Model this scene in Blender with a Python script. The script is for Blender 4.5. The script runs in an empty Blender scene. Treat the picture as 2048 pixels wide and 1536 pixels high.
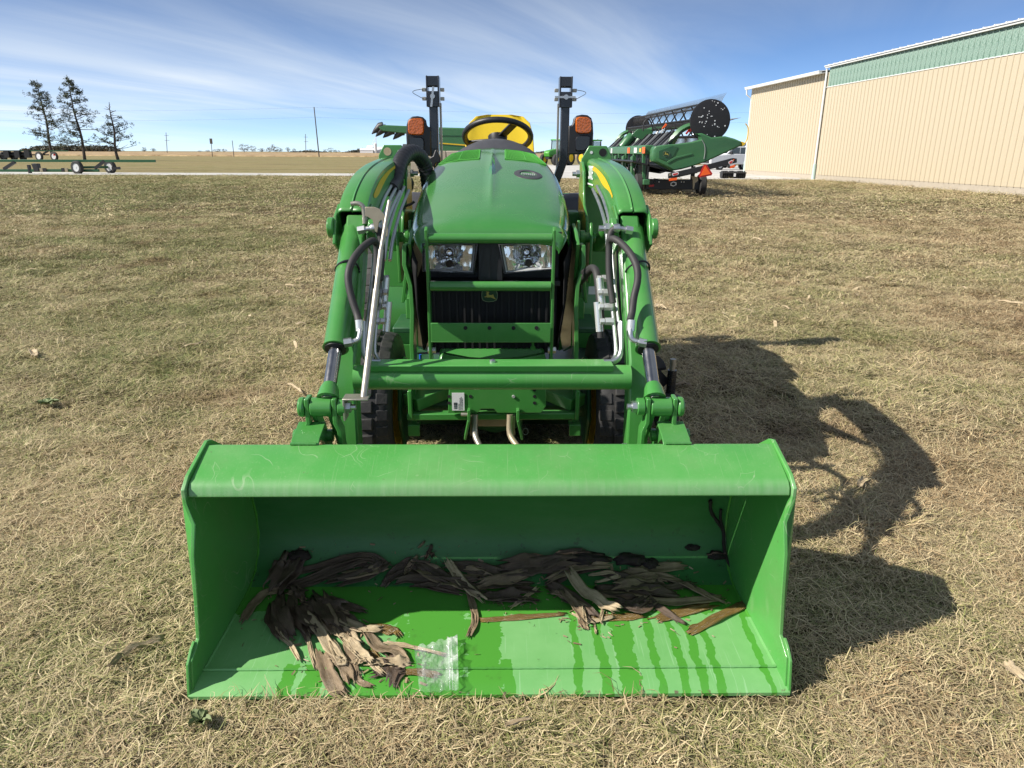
import bpy, bmesh, math, random
from mathutils import Vector, Matrix, noise
R = math.radians
random.seed(7)
sc = bpy.context.scene
col = sc.collection

# ------------------------------------------------------------------ camera
FPX, CAMH = 1420.0, 1.40
PITCH, ROLL = math.atan(463 / FPX), R(0.25)
cam_d = bpy.data.cameras.new('camera')
cam = bpy.data.objects.new('camera', cam_d)
col.objects.link(cam)
cam_d.sensor_fit = 'HORIZONTAL'; cam_d.sensor_width = 36.0
cam_d.lens = 36.0 * FPX / 2048.0
cam_d.clip_start = 0.05; cam_d.clip_end = 20000
cam.matrix_world = (Matrix.Translation((0, 0, CAMH)) @ Matrix.Rotation(R(90) - PITCH, 4, 'X') @ Matrix.Rotation(ROLL, 4, 'Z'))
sc.camera = cam

# ------------------------------------------------------------------ sun + sky
SUN_TO = Vector((1.21, 0.32, -1.0))            # direction the light travels
sun_d = bpy.data.lights.new('sun', 'SUN')
sun = bpy.data.objects.new('sun', sun_d)
col.objects.link(sun)
sun_d.energy = 5.0; sun_d.angle = R(0.53); sun_d.color = (1.0, 0.945, 0.86)
sun.rotation_euler = SUN_TO.to_track_quat('-Z', 'Y').to_euler()
sun.location = (-20, -10, 30)
SUN_EL = math.asin(-SUN_TO.normalized().z)
SUN_AZ = math.atan2(-SUN_TO.x, -SUN_TO.y)      # from +Y, clockwise towards +X
wd = bpy.data.worlds.new('World'); sc.world = wd; wd.use_nodes = True
nt = wd.node_tree; nt.nodes.clear()
def N(t, typ, **kw):
    n = t.nodes.new(typ)
    for k, v in kw.items(): setattr(n, k, v)
    return n
sky = N(nt, 'ShaderNodeTexSky', sky_type='NISHITA', sun_disc=False)
sky.sun_elevation = SUN_EL; sky.sun_rotation = SUN_AZ
sky.air_density = 0.5; sky.dust_density = 0.0; sky.ozone_density = 6.0; sky.altitude = 200
bg = N(nt, 'ShaderNodeBackground'); bg.inputs[1].default_value = 0.068
wo = N(nt, 'ShaderNodeOutputWorld')
tc = N(nt, 'ShaderNodeTexCoord')
sep = N(nt, 'ShaderNodeSeparateXYZ'); nt.links.new(tc.outputs['Generated'], sep.inputs[0])
def M(t, op, a, b=None, c=None, clamp=False):
    n = t.nodes.new('ShaderNodeMath'); n.operation = op; n.use_clamp = clamp
    for i, x in enumerate((a, b, c)):
        if x is None: continue
        if isinstance(x, (int, float)): n.inputs[i].default_value = x
        else: t.links.new(x, n.inputs[i])
    return n.outputs[0]
zc = M(nt, 'MAXIMUM', sep.outputs[2], 0.0)
den = M(nt, 'ADD', zc, 0.10)
cu = M(nt, 'DIVIDE', sep.outputs[0], den); cv = M(nt, 'DIVIDE', sep.outputs[1], den)
ca, sa = math.cos(R(62)), math.sin(R(62))
ru = M(nt, 'ADD', M(nt, 'MULTIPLY', cu, ca), M(nt, 'MULTIPLY', cv, sa))
rv = M(nt, 'SUBTRACT', M(nt, 'MULTIPLY', cv, ca), M(nt, 'MULTIPLY', cu, sa))
cx = N(nt, 'ShaderNodeCombineXYZ')
nt.links.new(M(nt, 'MULTIPLY', ru, 0.22), cx.inputs[0]); nt.links.new(M(nt, 'MULTIPLY', rv, 0.95), cx.inputs[1])
cx.inputs[2].default_value = 14.5
n1 = N(nt, 'ShaderNodeTexNoise'); n1.inputs['Scale'].default_value = 1.1; n1.inputs['Detail'].default_value = 7
n1.inputs['Roughness'].default_value = 0.58; n1.inputs['Distortion'].default_value = 0.55
nt.links.new(cx.outputs[0], n1.inputs['Vector'])
cx2 = N(nt, 'ShaderNodeCombineXYZ')
nt.links.new(M(nt, 'MULTIPLY', cu, 0.16), cx2.inputs[0]); nt.links.new(M(nt, 'MULTIPLY', cv, 0.16), cx2.inputs[1]); cx2.inputs[2].default_value = 17.9
n2 = N(nt, 'ShaderNodeTexNoise'); n2.inputs['Scale'].default_value = 1.4; n2.inputs['Detail'].default_value = 2
nt.links.new(cx2.outputs[0], n2.inputs['Vector'])
def ramp(t, inp, stops, interp='LINEAR'):
    r = t.nodes.new('ShaderNodeValToRGB'); r.color_ramp.interpolation = interp
    e = r.color_ramp.elements
    while len(e) < len(stops): e.new(0.5)
    for i, (p, c) in enumerate(stops):
        e[i].position = p; e[i].color = (c, c, c, 1) if isinstance(c, (int, float)) else (*c, 1)
    t.links.new(inp, r.inputs[0]); return r.outputs[0]
wisp = ramp(nt, n1.outputs[0], [(0.22, 0.0), (0.68, 1.0)])
area = ramp(nt, n2.outputs[0], [(0.36, 0.08), (0.56, 1.0)])
cf = M(nt, 'MULTIPLY', M(nt, 'MULTIPLY', wisp, area), 0.92)
mixc = N(nt, 'ShaderNodeMix', data_type='RGBA')
nt.links.new(cf, mixc.inputs[0]); nt.links.new(sky.outputs[0], mixc.inputs[6]); mixc.inputs[7].default_value = (5.7, 6.4, 7.2, 1)
# the air gets paler and brighter towards the horizon, all round
hz = M(nt, 'MULTIPLY_ADD', M(nt, 'POWER', M(nt, 'SUBTRACT', 1.0, zc), 6.0), 0.75, 1.0)
hv = N(nt, 'ShaderNodeVectorMath', operation='SCALE'); nt.links.new(mixc.outputs[2], hv.inputs[0]); nt.links.new(hz, hv.inputs['Scale'])
nt.links.new(hv.outputs[0], bg.inputs[0]); nt.links.new(bg.outputs[0], wo.inputs[0])

sc.view_settings.view_transform = 'Standard'; sc.view_settings.look = 'None'
sc.view_settings.exposure = 0.54; sc.view_settings.gamma = 1.0; sc.view_settings.use_curve_mapping = False
sc.render.engine = 'CYCLES'
sc.cycles.max_bounces = 6; sc.cycles.diffuse_bounces = 2; sc.cycles.glossy_bounces = 3; sc.cycles.transparent_max_bounces = 8
sc.cycles.use_denoising = True

# ------------------------------------------------------------------ photo pixel -> ray
CPT, SPT = math.cos(PITCH), math.sin(PITCH)
def ray(px, py):
    u, v = (px - 1024) / FPX, (py - 768) / FPX
    c, s = math.cos(ROLL), math.sin(ROLL)
    u, v = u * c + v * s, -u * s + v * c
    return Vector((u, CPT - v * SPT, -SPT - v * CPT))
EYE = Vector((0, 0, CAMH))
def G(px, py, z=0.0):
    r = ray(px, py); return EYE + r * ((z - CAMH) / r.z)
def PY(px, py, y):
    r = ray(px, py); return EYE + r * (y / r.y)
T0 = Vector((-0.053, 1.567, 0)); YAW = R(0.9)
TM = Matrix.Translation(T0) @ Matrix.Rotation(YAW, 4, 'Z'); TMI = TM.inverted()
def L(px, py, ly):
    r = ray(px, py); n = Vector((-math.sin(YAW), math.cos(YAW), 0))
    t = (ly - n.dot(EYE - T0)) / n.dot(r)
    return TMI @ (EYE + r * t)

# ------------------------------------------------------------------ mesh builder
def V(*a): return Vector(a)
def cr(pts, n=6):
    pts = [Vector(p) for p in pts]
    P = [pts[0] * 2 - pts[1]] + pts + [pts[-1] * 2 - pts[-2]]
    out = []
    for i in range(1, len(P) - 2):
        a, b, c, d = P[i - 1:i + 3]
        for k in range(n):
            t = k / n
            out.append(0.5 * ((2 * b) + (c - a) * t + (2 * a - 5 * b + 4 * c - d) * t * t + (3 * b - a - 3 * c + d) * t ** 3))
    out.append(pts[-1]); return out
class MB:
    def __init__(s): s.v = []; s.f = []
    def add(s, vs, fs):
        o = len(s.v); s.v += [tuple(p) for p in vs]; s.f += [tuple(i + o for i in f) for f in fs]; return s
    def box(s, x0, x1, y0, y1, z0, z1):
        return s.add([(x0, y0, z0), (x1, y0, z0), (x1, y1, z0), (x0, y1, z0), (x0, y0, z1), (x1, y0, z1), (x1, y1, z1), (x0, y1, z1)],
                     [(0, 3, 2, 1), (4, 5, 6, 7), (0, 1, 5, 4), (1, 2, 6, 5), (2, 3, 7, 6), (3, 0, 4, 7)])
    def bar(s, p0, p1, w, h, side=(1, 0, 0)):
        p0, p1 = Vector(p0), Vector(p1); d = (p1 - p0).normalized(); sd = Vector(side)
        sd = (sd - d * sd.dot(d)).normalized(); up = sd.cross(d)
        vs = []
        for p in (p0, p1):
            for a, b in ((-1, -1), (1, -1), (1, 1), (-1, 1)): vs.append(p + sd * a * w / 2 + up * b * h / 2)
        return s.add(vs, [(0, 1, 2, 3), (7, 6, 5, 4), (0, 4, 5, 1), (1, 5, 6, 2), (2, 6, 7, 3), (3, 7, 4, 0)])
    def loft(s, rings, closed=True, caps=True):
        n = len(rings[0]); vs = [p for r in rings for p in r]; fs = []
        for i in range(len(rings) - 1):
            for k in range(n if closed else n - 1):
                a, b = i * n + k, i * n + (k + 1) % n
                fs.append((a, b, b + n, a + n))
        if caps and closed:
            fs.append(tuple(range(n - 1, -1, -1))); fs.append(tuple(range((len(rings) - 1) * n, len(rings) * n)))
        return s.add(vs, fs)
    def tube(s, pts, r, n=10, caps=True):
        pts = [Vector(p) for p in pts]; rs = r if isinstance(r, (list, tuple)) else [r] * len(pts)
        d0 = (pts[1] - pts[0]).normalized(); up = Vector((0, 0, 1)) if abs(d0.z) < 0.9 else Vector((1, 0, 0))
        u = d0.cross(up).normalized(); rings = []
        for i, p in enumerate(pts):
            d = (pts[min(i + 1, len(pts) - 1)] - pts[max(i - 1, 0)]).normalized()
            u = (u - d * u.dot(d)).normalized(); w = d.cross(u)
            rings.append([p + (u * math.cos(2 * math.pi * k / n) + w * math.sin(2 * math.pi * k / n)) * rs[i] for k in range(n)])
        return s.loft(rings, True, caps)
    def cyl(s, p0, p1, r0, r1=None, n=18): return s.tube([p0, p1], [r0, r0 if r1 is None else r1], n)
    def prism(s, poly, a, b, axis='x'):
        m = {'x': lambda q, t: (t, q[0], q[1]), 'y': lambda q, t: (q[0], t, q[1]), 'z': lambda q, t: (q[0], q[1], t)}[axis]
        n = len(poly)
        return s.add([m(q, a) for q in poly] + [m(q, b) for q in poly],
                     [tuple(range(n - 1, -1, -1)), tuple(range(n, 2 * n))] + [(i, (i + 1) % n, (i + 1) % n + n, i + n) for i in range(n)])
    def lathe(s, prof, c, ax=(1, 0, 0), n=32, ring=False):
        c, ax = Vector(c), Vector(ax).normalized(); t = Vector((0, 0, 1)) if abs(ax.z) < 0.9 else Vector((1, 0, 0))
        u = ax.cross(t).normalized(); w = ax.cross(u)
        rings = [[c + ax * h + (u * math.cos(2 * math.pi * k / n) + w * math.sin(2 * math.pi * k / n)) * max(r, 1e-4) for k in range(n)] for r, h in prof]
        if ring: rings.append(rings[0]); return s.loft(rings, True, False)
        return s.loft(rings, True, True)
    def grid(s, P):
        nu, nv = len(P), len(P[0])
        return s.add([p for r in P for p in r], [(i * nv + j, i * nv + j + 1, (i + 1) * nv + j + 1, (i + 1) * nv + j) for i in range(nu - 1) for j in range(nv - 1)])
    def mesh(s, name, mat=None, smooth=38, fix=True):
        me = bpy.data.meshes.new(name); me.from_pydata(s.v, [], s.f)
        if fix:
            bm = bmesh.new(); bm.from_mesh(me); bmesh.ops.recalc_face_normals(bm, faces=bm.faces); bm.to_mesh(me); bm.free()
        if smooth:
            me.shade_smooth(); me.set_sharp_from_angle(angle=R(smooth))
        if mat: me.materials.append(MAT[mat])
        return me
    def build(s, name, mat, parent=None, bevel=0.0, smooth=38, fix=True, solid=0.0):
        o = bpy.data.objects.new(name, s.mesh(name, mat, smooth, fix)); col.objects.link(o); o.parent = parent
        if solid:
            m = o.modifiers.new('thick', 'SOLIDIFY'); m.thickness = solid; m.offset = 0
        if bevel:
            m = o.modifiers.new('bevel', 'BEVEL'); m.width = bevel; m.segments = 2; m.limit_method = 'ANGLE'; m.angle_limit = R(40)
        return o
def tag(o, label=None, cat=None, group=None, kind=None):
    if label: o['label'] = label
    if cat: o['category'] = cat
    if group: o['group'] = group
    if kind: o['kind'] = kind
    return o
def empty(name, loc=(0, 0, 0), rz=0.0):
    o = bpy.data.objects.new(name, None); col.objects.link(o); o.location = loc; o.rotation_euler.z = rz
    o.empty_display_size = 0.1; return o
def copy_tree(o, parent=None):
    c = o.copy(); col.objects.link(c); c.parent = parent
    for ch in list(o.children): copy_tree(ch, c)
    return c
def text_mesh(s, name, mat, size, M4, parent=None, extr=0.0006):
    cu_ = bpy.data.curves.new(name, 'FONT'); cu_.body = s; cu_.size = size; cu_.extrude = extr; cu_.align_x = 'CENTER'; cu_.align_y = 'CENTER'
    t = bpy.data.objects.new(name, cu_); me = bpy.data.meshes.new_from_object(t); bpy.data.objects.remove(t)
    me.transform(M4); me.materials.clear(); me.materials.append(MAT[mat])
    o = bpy.data.objects.new(name, me); col.objects.link(o); o.parent = parent; return o

# ------------------------------------------------------------------ materials
MAT = {}
def mat(name):
    m = bpy.data.materials.new(name); m.use_nodes = True; MAT[name] = m
    t = m.node_tree; return m, t, t.nodes['Principled BSDF']
def noise_n(t, scale, detail=4, rough=0.55, vec=None, dist=0.0):
    n = t.nodes.new('ShaderNodeTexNoise'); n.inputs['Scale'].default_value = scale; n.inputs['Detail'].default_value = detail
    n.inputs['Roughness'].default_value = rough; n.inputs['Distortion'].default_value = dist
    if vec is not None: t.links.new(vec, n.inputs['Vector'])
    return n
def objco(t, scale=None, kind='Object'):
    c = t.nodes.new('ShaderNodeTexCoord'); o = c.outputs[kind]
    if scale is None: return o
    mp = t.nodes.new('ShaderNodeMapping'); mp.inputs['Scale'].default_value = scale; t.links.new(o, mp.inputs[0]); return mp.outputs[0]
def mix(t, f, a, b):
    n = t.nodes.new('ShaderNodeMix'); n.data_type = 'RGBA'
    for i, x in ((0, f), (6, a), (7, b)):
        if isinstance(x, (int, float)): n.inputs[i].default_value = x
        elif isinstance(x, tuple): n.inputs[i].default_value = (*x, 1)
        else: t.links.new(x, n.inputs[i])
    return n.outputs[2]
def bump(t, b, h, strength=0.3, dist=0.01):
    n = t.nodes.new('ShaderNodeBump'); n.inputs['Strength'].default_value = strength; n.inputs['Distance'].default_value = dist
    t.links.new(h, n.inputs['Height']); t.links.new(n.outputs[0], b.inputs['Normal'])
GREEN = (0.052, 0.230, 0.044)
def paint(name, c, rough=0.3, dust=0.25, dustc=(0.32, 0.36, 0.24), scr=0.0, coat=0.35, sc_=6.0, peel=0.02, fine=0.4):
    m, t, b = mat(name); vec = objco(t)
    n = noise_n(t, sc_, 6, 0.65, vec); f = ramp(t, n.outputs[0], [(0.42, 0.0), (0.75, 1.0)])
    n3 = noise_n(t, 140, 2, 0.5, vec); f3 = ramp(t, n3.outputs[0], [(0.62, 0), (0.70, 1)])
    geo = t.nodes.new('ShaderNodeNewGeometry'); sp = t.nodes.new('ShaderNodeSeparateXYZ'); t.links.new(geo.outputs['Normal'], sp.inputs[0])
    upf = M(t, 'MULTIPLY_ADD', sp.outputs[2], 0.6, 0.4, clamp=True)      # dust settles on faces that look up
    fd = M(t, 'MULTIPLY', M(t, 'MULTIPLY', M(t, 'ADD', M(t, 'MULTIPLY', f, 0.8), M(t, 'MULTIPLY', f3, fine)), upf), dust, clamp=True)
    cc = mix(t, fd, c, dustc)
    if scr:
        for k, (sx, rot) in enumerate(((1, 0.5), (1, -0.9), (1, 1.7))):
            mp = t.nodes.new('ShaderNodeMapping'); mp.inputs['Rotation'].default_value = (rot * 0.4, rot * 0.3, rot); mp.inputs['Scale'].default_value = (220, 5, 5)
            t.links.new(vec, mp.inputs[0]); nn = noise_n(t, 1.0, 1, 0.5, mp.outputs[0])
            s1 = ramp(t, nn.outputs[0], [(0.70, 0), (0.76, 1)]); cc = mix(t, M(t, 'MULTIPLY', s1, scr), cc, (0.26, 0.42, 0.20))
    if scr:
        dn = noise_n(t, 2.5, 3, 0.6, vec); dv = t.nodes.new('ShaderNodeVectorMath'); dv.operation = 'MULTIPLY_ADD'; t.links.new(dn.outputs['Color'], dv.inputs[0]); dv.inputs[1].default_value = (.5, .5, .5); t.links.new(vec, dv.inputs[2])
        for sc2, th in ((4.0, .0045), (9.0, .006)):
            vo = t.nodes.new('ShaderNodeTexVoronoi'); vo.feature = 'DISTANCE_TO_EDGE'; vo.inputs['Scale'].default_value = sc2; t.links.new(dv.outputs[0], vo.inputs['Vector'])
            sm_ = noise_n(t, sc2 * 1.3, 2, 0.5, vec); sc_m = M(t, 'MULTIPLY', M(t, 'LESS_THAN', vo.outputs['Distance'], th), ramp(t, sm_.outputs[0], [(0.56, 0), (0.62, 1)]))
            cc = mix(t, M(t, 'MULTIPLY', sc_m, 0.45), cc, (0.34, 0.46, 0.27))
        sx_ = t.nodes.new('ShaderNodeSeparateXYZ'); t.links.new(vec, sx_.inputs[0]); wn = noise_n(t, 1.0, 3, 0.6, objco(t, (60, 6, 6)))
        wy = ramp(t, sx_.outputs[1], [(0.176, 1.0), (0.205, 0.0)]); wz = M(t, 'MULTIPLY', ramp(t, sx_.outputs[2], [(0.505, 0.0), (0.515, 1.0)]), wy)
        cc = mix(t, M(t, 'MULTIPLY', wz, M(t, 'MULTIPLY_ADD', wn.outputs[0], 0.7, 0.05)), cc, (0.30, 0.46, 0.26))
        dirt = noise_n(t, 1.6, 6, 0.7, vec); cc = mix(t, M(t, 'MULTIPLY', ramp(t, dirt.outputs[0], [(0.48, 0), (0.75, 1)]), 0.35), cc, (0.16, 0.17, 0.09))
        ch1 = noise_n(t, 38, 5, 0.7, vec); ch2 = noise_n(t, 3.0, 2, 0.5, vec)
        chf = M(t, 'MULTIPLY', ramp(t, ch1.outputs[0], [(0.68, 0), (0.70, 1)]), ramp(t, ch2.outputs[0], [(0.50, 0), (0.58, 1)]))
        cc = mix(t, chf, cc, (0.10, 0.075, 0.05))
    t.links.new(cc, b.inputs['Base Color'])
    rr = M(t, 'MULTIPLY_ADD', fd, 0.9, rough, clamp=True); t.links.new(rr, b.inputs['Roughness'])
    b.inputs['Coat Weight'].default_value = coat; b.inputs['Coat Roughness'].default_value = 0.12
    if peel:
        pn = noise_n(t, 220, 2, 0.5, vec); bump(t, b, pn.outputs[0], peel, 0.002)
    return m
def flat(name, c, rough=0.5, metal=0.0, nz=0.15, sc_=30, bmp=0.0, bscale=120, spec=0.5, coat=0.0):
    m, t, b = mat(name); vec = objco(t)
    n = noise_n(t, sc_, 5, 0.6, vec)
    lo = tuple(x * (1 - nz) for x in c); hi = tuple(min(1, x * (1 + nz) + nz * 0.02) for x in c)
    t.links.new(mix(t, n.outputs[0], lo, hi), b.inputs['Base Color'])
    t.links.new(M(t, 'MULTIPLY_ADD', n.outputs[0], 0.2, max(0.02, rough - 0.1)), b.inputs['Roughness'])
    b.inputs['Metallic'].default_value = metal; b.inputs['Specular IOR Level'].default_value = spec; b.inputs['Coat Weight'].default_value = coat
    if bmp:
        bn = noise_n(t, bscale, 4, 0.6, vec); bump(t, b, bn.outputs[0], bmp, 0.004)
    return m
paint('green_paint', GREEN, 0.32, 0.16)
paint('hood_paint', (0.044, 0.205, 0.042), 0.22, 0.20, sc_=2.2, coat=0.9, peel=0.003, fine=0.15)
paint('bucket_paint', (0.074, 0.310, 0.062), 0.38, 0.36, (0.26, 0.42, 0.19), scr=0.22, coat=0.2, sc_=4)
paint('far_green', (0.040, 0.150, 0.055), 0.42, 0.15, coat=0.15)
paint('dark_green', (0.014, 0.085, 0.030), 0.4, 0.15, coat=0.2)
paint('bright_green', (0.055, 0.30, 0.030), 0.45, 0.1, coat=0.1)
paint('yellow_paint', (0.78, 0.50, 0.012), 0.4, 0.18, (0.35, 0.28, 0.18), coat=0.2)
flat('seat_yellow', (0.80, 0.56, 0.02), 0.42, nz=0.06, bmp=0.05)
flat('black_paint', (0.010, 0.011, 0.016), 0.28, nz=0.3, coat=0.3)
flat('black_plastic', (0.014, 0.014, 0.017), 0.45, nz=0.3, bmp=0.12, bscale=400)
flat('black_matte', (0.012, 0.012, 0.013), 0.75, nz=0.3, bmp=0.1, bscale=300, spec=0.15)
flat('grey_plastic', (0.055, 0.055, 0.062), 0.5, nz=0.2, bmp=0.1, bscale=300)
flat('dark_interior', (0.006, 0.006, 0.007), 0.7, nz=0.3)  # near-black; on holes and cavities it stands in for their shade
flat('zinc', (0.58, 0.59, 0.60), 0.40, 1.0, nz=0.15, bmp=0.05)
flat('chrome_rod', (0.35, 0.34, 0.34), 0.18, 1.0, nz=0.2)
flat('dull_steel', (0.42, 0.39, 0.33), 0.42, 0.75, nz=0.3, sc_=18, bmp=0.1)
flat('hose_rubber', (0.030, 0.028, 0.028), 0.62, nz=0.25, bmp=0.1, bscale=300)
flat('white_label', (0.78, 0.78, 0.78), 0.5, nz=0.05)
flat('print_black', (0.02, 0.02, 0.02), 0.6, nz=0.1)
flat('emblem_yellow', (0.40, 0.33, 0.06), 0.4, nz=0.05)
flat('emblem_rim', (0.22, 0.28, 0.16), 0.35, nz=0.05)
flat('emblem_green', (0.006, 0.045, 0.014), 0.3, nz=0.05)
flat('red_plastic', (0.55, 0.02, 0.015), 0.35, nz=0.1)
flat('blue_plastic', (0.02, 0.09, 0.5), 0.4, nz=0.1)
flat('orange_sign', (1.0, 0.13, 0.014), 0.45, nz=0.08)
flat('sign_red', (0.5, 0.02, 0.02), 0.45, nz=0.1)
flat('tan_metal', (0.36, 0.30, 0.20), 0.45, 0.35, nz=0.25, sc_=25, bmp=0.15)
flat('beige_plate', (0.46, 0.40, 0.30), 0.45, 0.5, nz=0.15)
flat('black_far', (0.016, 0.016, 0.018), 0.5, nz=0.3, sc_=8)
flat('tyre_far', (0.028, 0.027, 0.026), 0.8, nz=0.3, sc_=10)
flat('white_far', (0.75, 0.76, 0.78), 0.4, nz=0.04, sc_=3)
flat('grey_far', (0.30, 0.31, 0.31), 0.5, nz=0.15, sc_=4)
flat('glass_far', (0.03, 0.04, 0.05), 0.08, nz=0.1, spec=0.8)
flat('rim_grey', (0.55, 0.56, 0.56), 0.45, nz=0.15)
flat('wood_pole', (0.10, 0.085, 0.07), 0.8, nz=0.3, bmp=0.2, bscale=20)
flat('bark', (0.055, 0.042, 0.034), 0.85, nz=0.35, sc_=4, bmp=0.4, bscale=12)
flat('wire', (0.05, 0.05, 0.055), 0.6, nz=0.1)
flat('concrete', (0.40, 0.35, 0.28), 0.85, nz=0.2, sc_=5, bmp=0.3, bscale=30)
flat('farm_white', (0.75, 0.76, 0.78), 0.5, nz=0.05, sc_=1)
flat('roof_white', (0.70, 0.71, 0.72), 0.45, nz=0.06, sc_=3)
flat('trim_white', (0.72, 0.73, 0.72), 0.4, nz=0.08, sc_=6)
flat('spout_guard', (0.45, 0.58, 0.54), 0.5, nz=0.1, sc_=6)
flat('mud', (0.022, 0.013, 0.010), 0.85, nz=0.5, sc_=60, bmp=0.6, bscale=150)
flat('reel_black', (0.012, 0.011, 0.013), 0.5, nz=0.3, sc_=8)
flat('fitting_white', (0.75, 0.76, 0.74), 0.3, 0.6, nz=0.1)
m, t, b = mat('rubber'); vec = objco(t)
n = noise_n(t, 14, 6, 0.7, vec); f = ramp(t, n.outputs[0], [(0.45, 0.0), (0.8, 1.0)])
t.links.new(mix(t, M(t, 'MULTIPLY', f, 0.55), (0.018, 0.018, 0.019), (0.085, 0.078, 0.066)), b.inputs['Base Color']); b.inputs['Roughness'].default_value = 0.72
bn = noise_n(t, 160, 3, 0.6, vec); bump(t, b, bn.outputs[0], 0.25, 0.003)
m, t, b = mat('amber'); b.inputs['Base Color'].default_value = (0.75, 0.16, 0.01, 1); b.inputs['Roughness'].default_value = 0.12
b.inputs['Transmission Weight'].default_value = 0.35; b.inputs['Coat Weight'].default_value = 0.6
ch = t.nodes.new('ShaderNodeTexVoronoi'); ch.inputs['Scale'].default_value = 70; t.links.new(objco(t), ch.inputs[0]); bump(t, b, ch.outputs[0], 0.5, 0.004)
m, t, b = mat('mirror'); b.inputs['Base Color'].default_value = (0.90, 0.92, 0.94, 1); b.inputs['Metallic'].default_value = 0.82; b.inputs['Roughness'].default_value = 0.12
vo = t.nodes.new('ShaderNodeTexVoronoi'); vo.inputs['Scale'].default_value = 26; t.links.new(objco(t, (1.6, 1.0, 0.8)), vo.inputs[0]); bump(t, b, vo.outputs[0], 0.35, 0.012)
m, t, b = mat('clear_lens'); t.nodes.remove(b); out = t.nodes['Material Output']
tr = t.nodes.new('ShaderNodeBsdfTransparent'); gl = t.nodes.new('ShaderNodeBsdfGlossy'); gl.inputs['Roughness'].default_value = 0.03
fr = t.nodes.new('ShaderNodeFresnel'); fr.inputs[0].default_value = 1.5; mx = t.nodes.new('ShaderNodeMixShader')
t.links.new(fr.outputs[0], mx.inputs[0]); t.links.new(tr.outputs[0], mx.inputs[1]); t.links.new(gl.outputs[0], mx.inputs[2]); t.links.new(mx.outputs[0], out.inputs[0])
m, t, b = mat('bag_plastic'); out = t.nodes['Material Output']; b.inputs['Base Color'].default_value = (0.85, 0.88, 0.88, 1); b.inputs['Roughness'].default_value = 0.08
b.inputs['Specular IOR Level'].default_value = 0.9
tr = t.nodes.new('ShaderNodeBsdfTransparent'); lw = t.nodes.new('ShaderNodeLayerWeight'); lw.inputs[0].default_value = 0.35
mx = t.nodes.new('ShaderNodeMixShader'); t.links.new(M(t, 'MULTIPLY_ADD', lw.outputs[1], 0.75, 0.05, clamp=True), mx.inputs[0])
t.links.new(tr.outputs[0], mx.inputs[1]); t.links.new(b.outputs[0], mx.inputs[2]); t.links.new(mx.outputs[0], out.inputs[0])
bn = noise_n(t, 45, 4, 0.6, objco(t), 1.0); bump(t, b, bn.outputs[0], 0.8, 0.01)
# bucket floor: pale scuffed paint with wet runs that show the clean paint
m, t, b = mat('bucket_floor'); vec = objco(t); sp = t.nodes.new('ShaderNodeSeparateXYZ'); t.links.new(vec, sp.inputs[0]); X, Y = sp.outputs[0], sp.outputs[1]
wob = noise_n(t, 7, 4, 0.6, objco(t, (1, 1.0, 1))); wo_ = M(t, 'MULTIPLY_ADD', wob.outputs[0], 0.10, -0.05)
edge = noise_n(t, 26, 3, 0.6, vec)
Xw = M(t, 'ADD', X, M(t, 'MULTIPLY', wo_, 0.55))
wet = None
for x0, w, ytop in ((0.245, .011, .33), (0.315, .014, .33), (0.385, .030, .33), (0.47, .012, .33), (0.535, .011, .3), (0.585, .013, .25), (0.63, .012, .25), (0.77, .010, .30), (0.045, .016, .10), (-0.02, .05, .33),
                    (-0.56, .020, .10), (-0.49, .028, .09), (-0.405, .035, .09), (-0.32, .05, .12), (-0.17, .11, .30)):
    d = M(t, 'ABSOLUTE', M(t, 'SUBTRACT', Xw, x0)); ww = M(t, 'MULTIPLY', M(t, 'MULTIPLY_ADD', edge.outputs[0], 1.6, 0.2), w)
    mk = M(t, 'MULTIPLY', M(t, 'LESS_THAN', d, ww), M(t, 'LESS_THAN', Y, M(t, 'ADD', ytop, wo_)))
    wet = mk if wet is None else M(t, 'MAXIMUM', wet, mk)
back = M(t, 'GREATER_THAN', M(t, 'ADD', Y, M(t, 'MULTIPLY', wo_, 2.0)), 0.285)
wet = M(t, 'MAXIMUM', wet, back)
tb = noise_n(t, 5, 5, 0.65, vec); tbf = ramp(t, tb.outputs[0], [(0.35, 0.55), (0.65, 1.0)])
dry = mix(t, M(t, 'MULTIPLY', tbf, 0.85), (0.085, 0.31, 0.07), (0.20, 0.44, 0.165))
for rot in (0.5, -0.7, 1.3, 2.2):
    mp = t.nodes.new('ShaderNodeMapping'); mp.inputs['Rotation'].default_value = (0, 0, rot); mp.inputs['Scale'].default_value = (170, 4, 1)
    t.links.new(vec, mp.inputs[0]); nn = noise_n(t, 1.0, 1, 0.5, mp.outputs[0]); s1 = ramp(t, nn.outputs[0], [(0.70, 0), (0.75, 1)])
    dry = mix(t, M(t, 'MULTIPLY', s1, 0.5), dry, (0.30, 0.52, 0.28))
grime = noise_n(t, 18, 5, 0.7, vec); gf = ramp(t, grime.outputs[0], [(0.60, 0), (0.72, 1)])
wetc = mix(t, M(t, 'MULTIPLY', gf, 0.35), (0.072, 0.285, 0.036), (0.05, 0.11, 0.025))
chip = noise_n(t, 45, 5, 0.7, vec); chf = M(t, 'MULTIPLY', ramp(t, chip.outputs[0], [(0.58, 0), (0.63, 1)]), M(t, 'LESS_THAN', Y, M(t, 'MULTIPLY_ADD', wob.outputs[0], 0.020, -0.004)))
spk = noise_n(t, 60, 4, 0.7, vec); spf = ramp(t, spk.outputs[0], [(0.70, 0), (0.73, 1)])
cfl = mix(t, M(t, 'MULTIPLY', spf, 0.6), mix(t, wet, dry, wetc), (0.05, 0.05, 0.025))
t.links.new(mix(t, chf, cfl, (0.13, 0.12, 0.07)), b.inputs['Base Color'])
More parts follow.
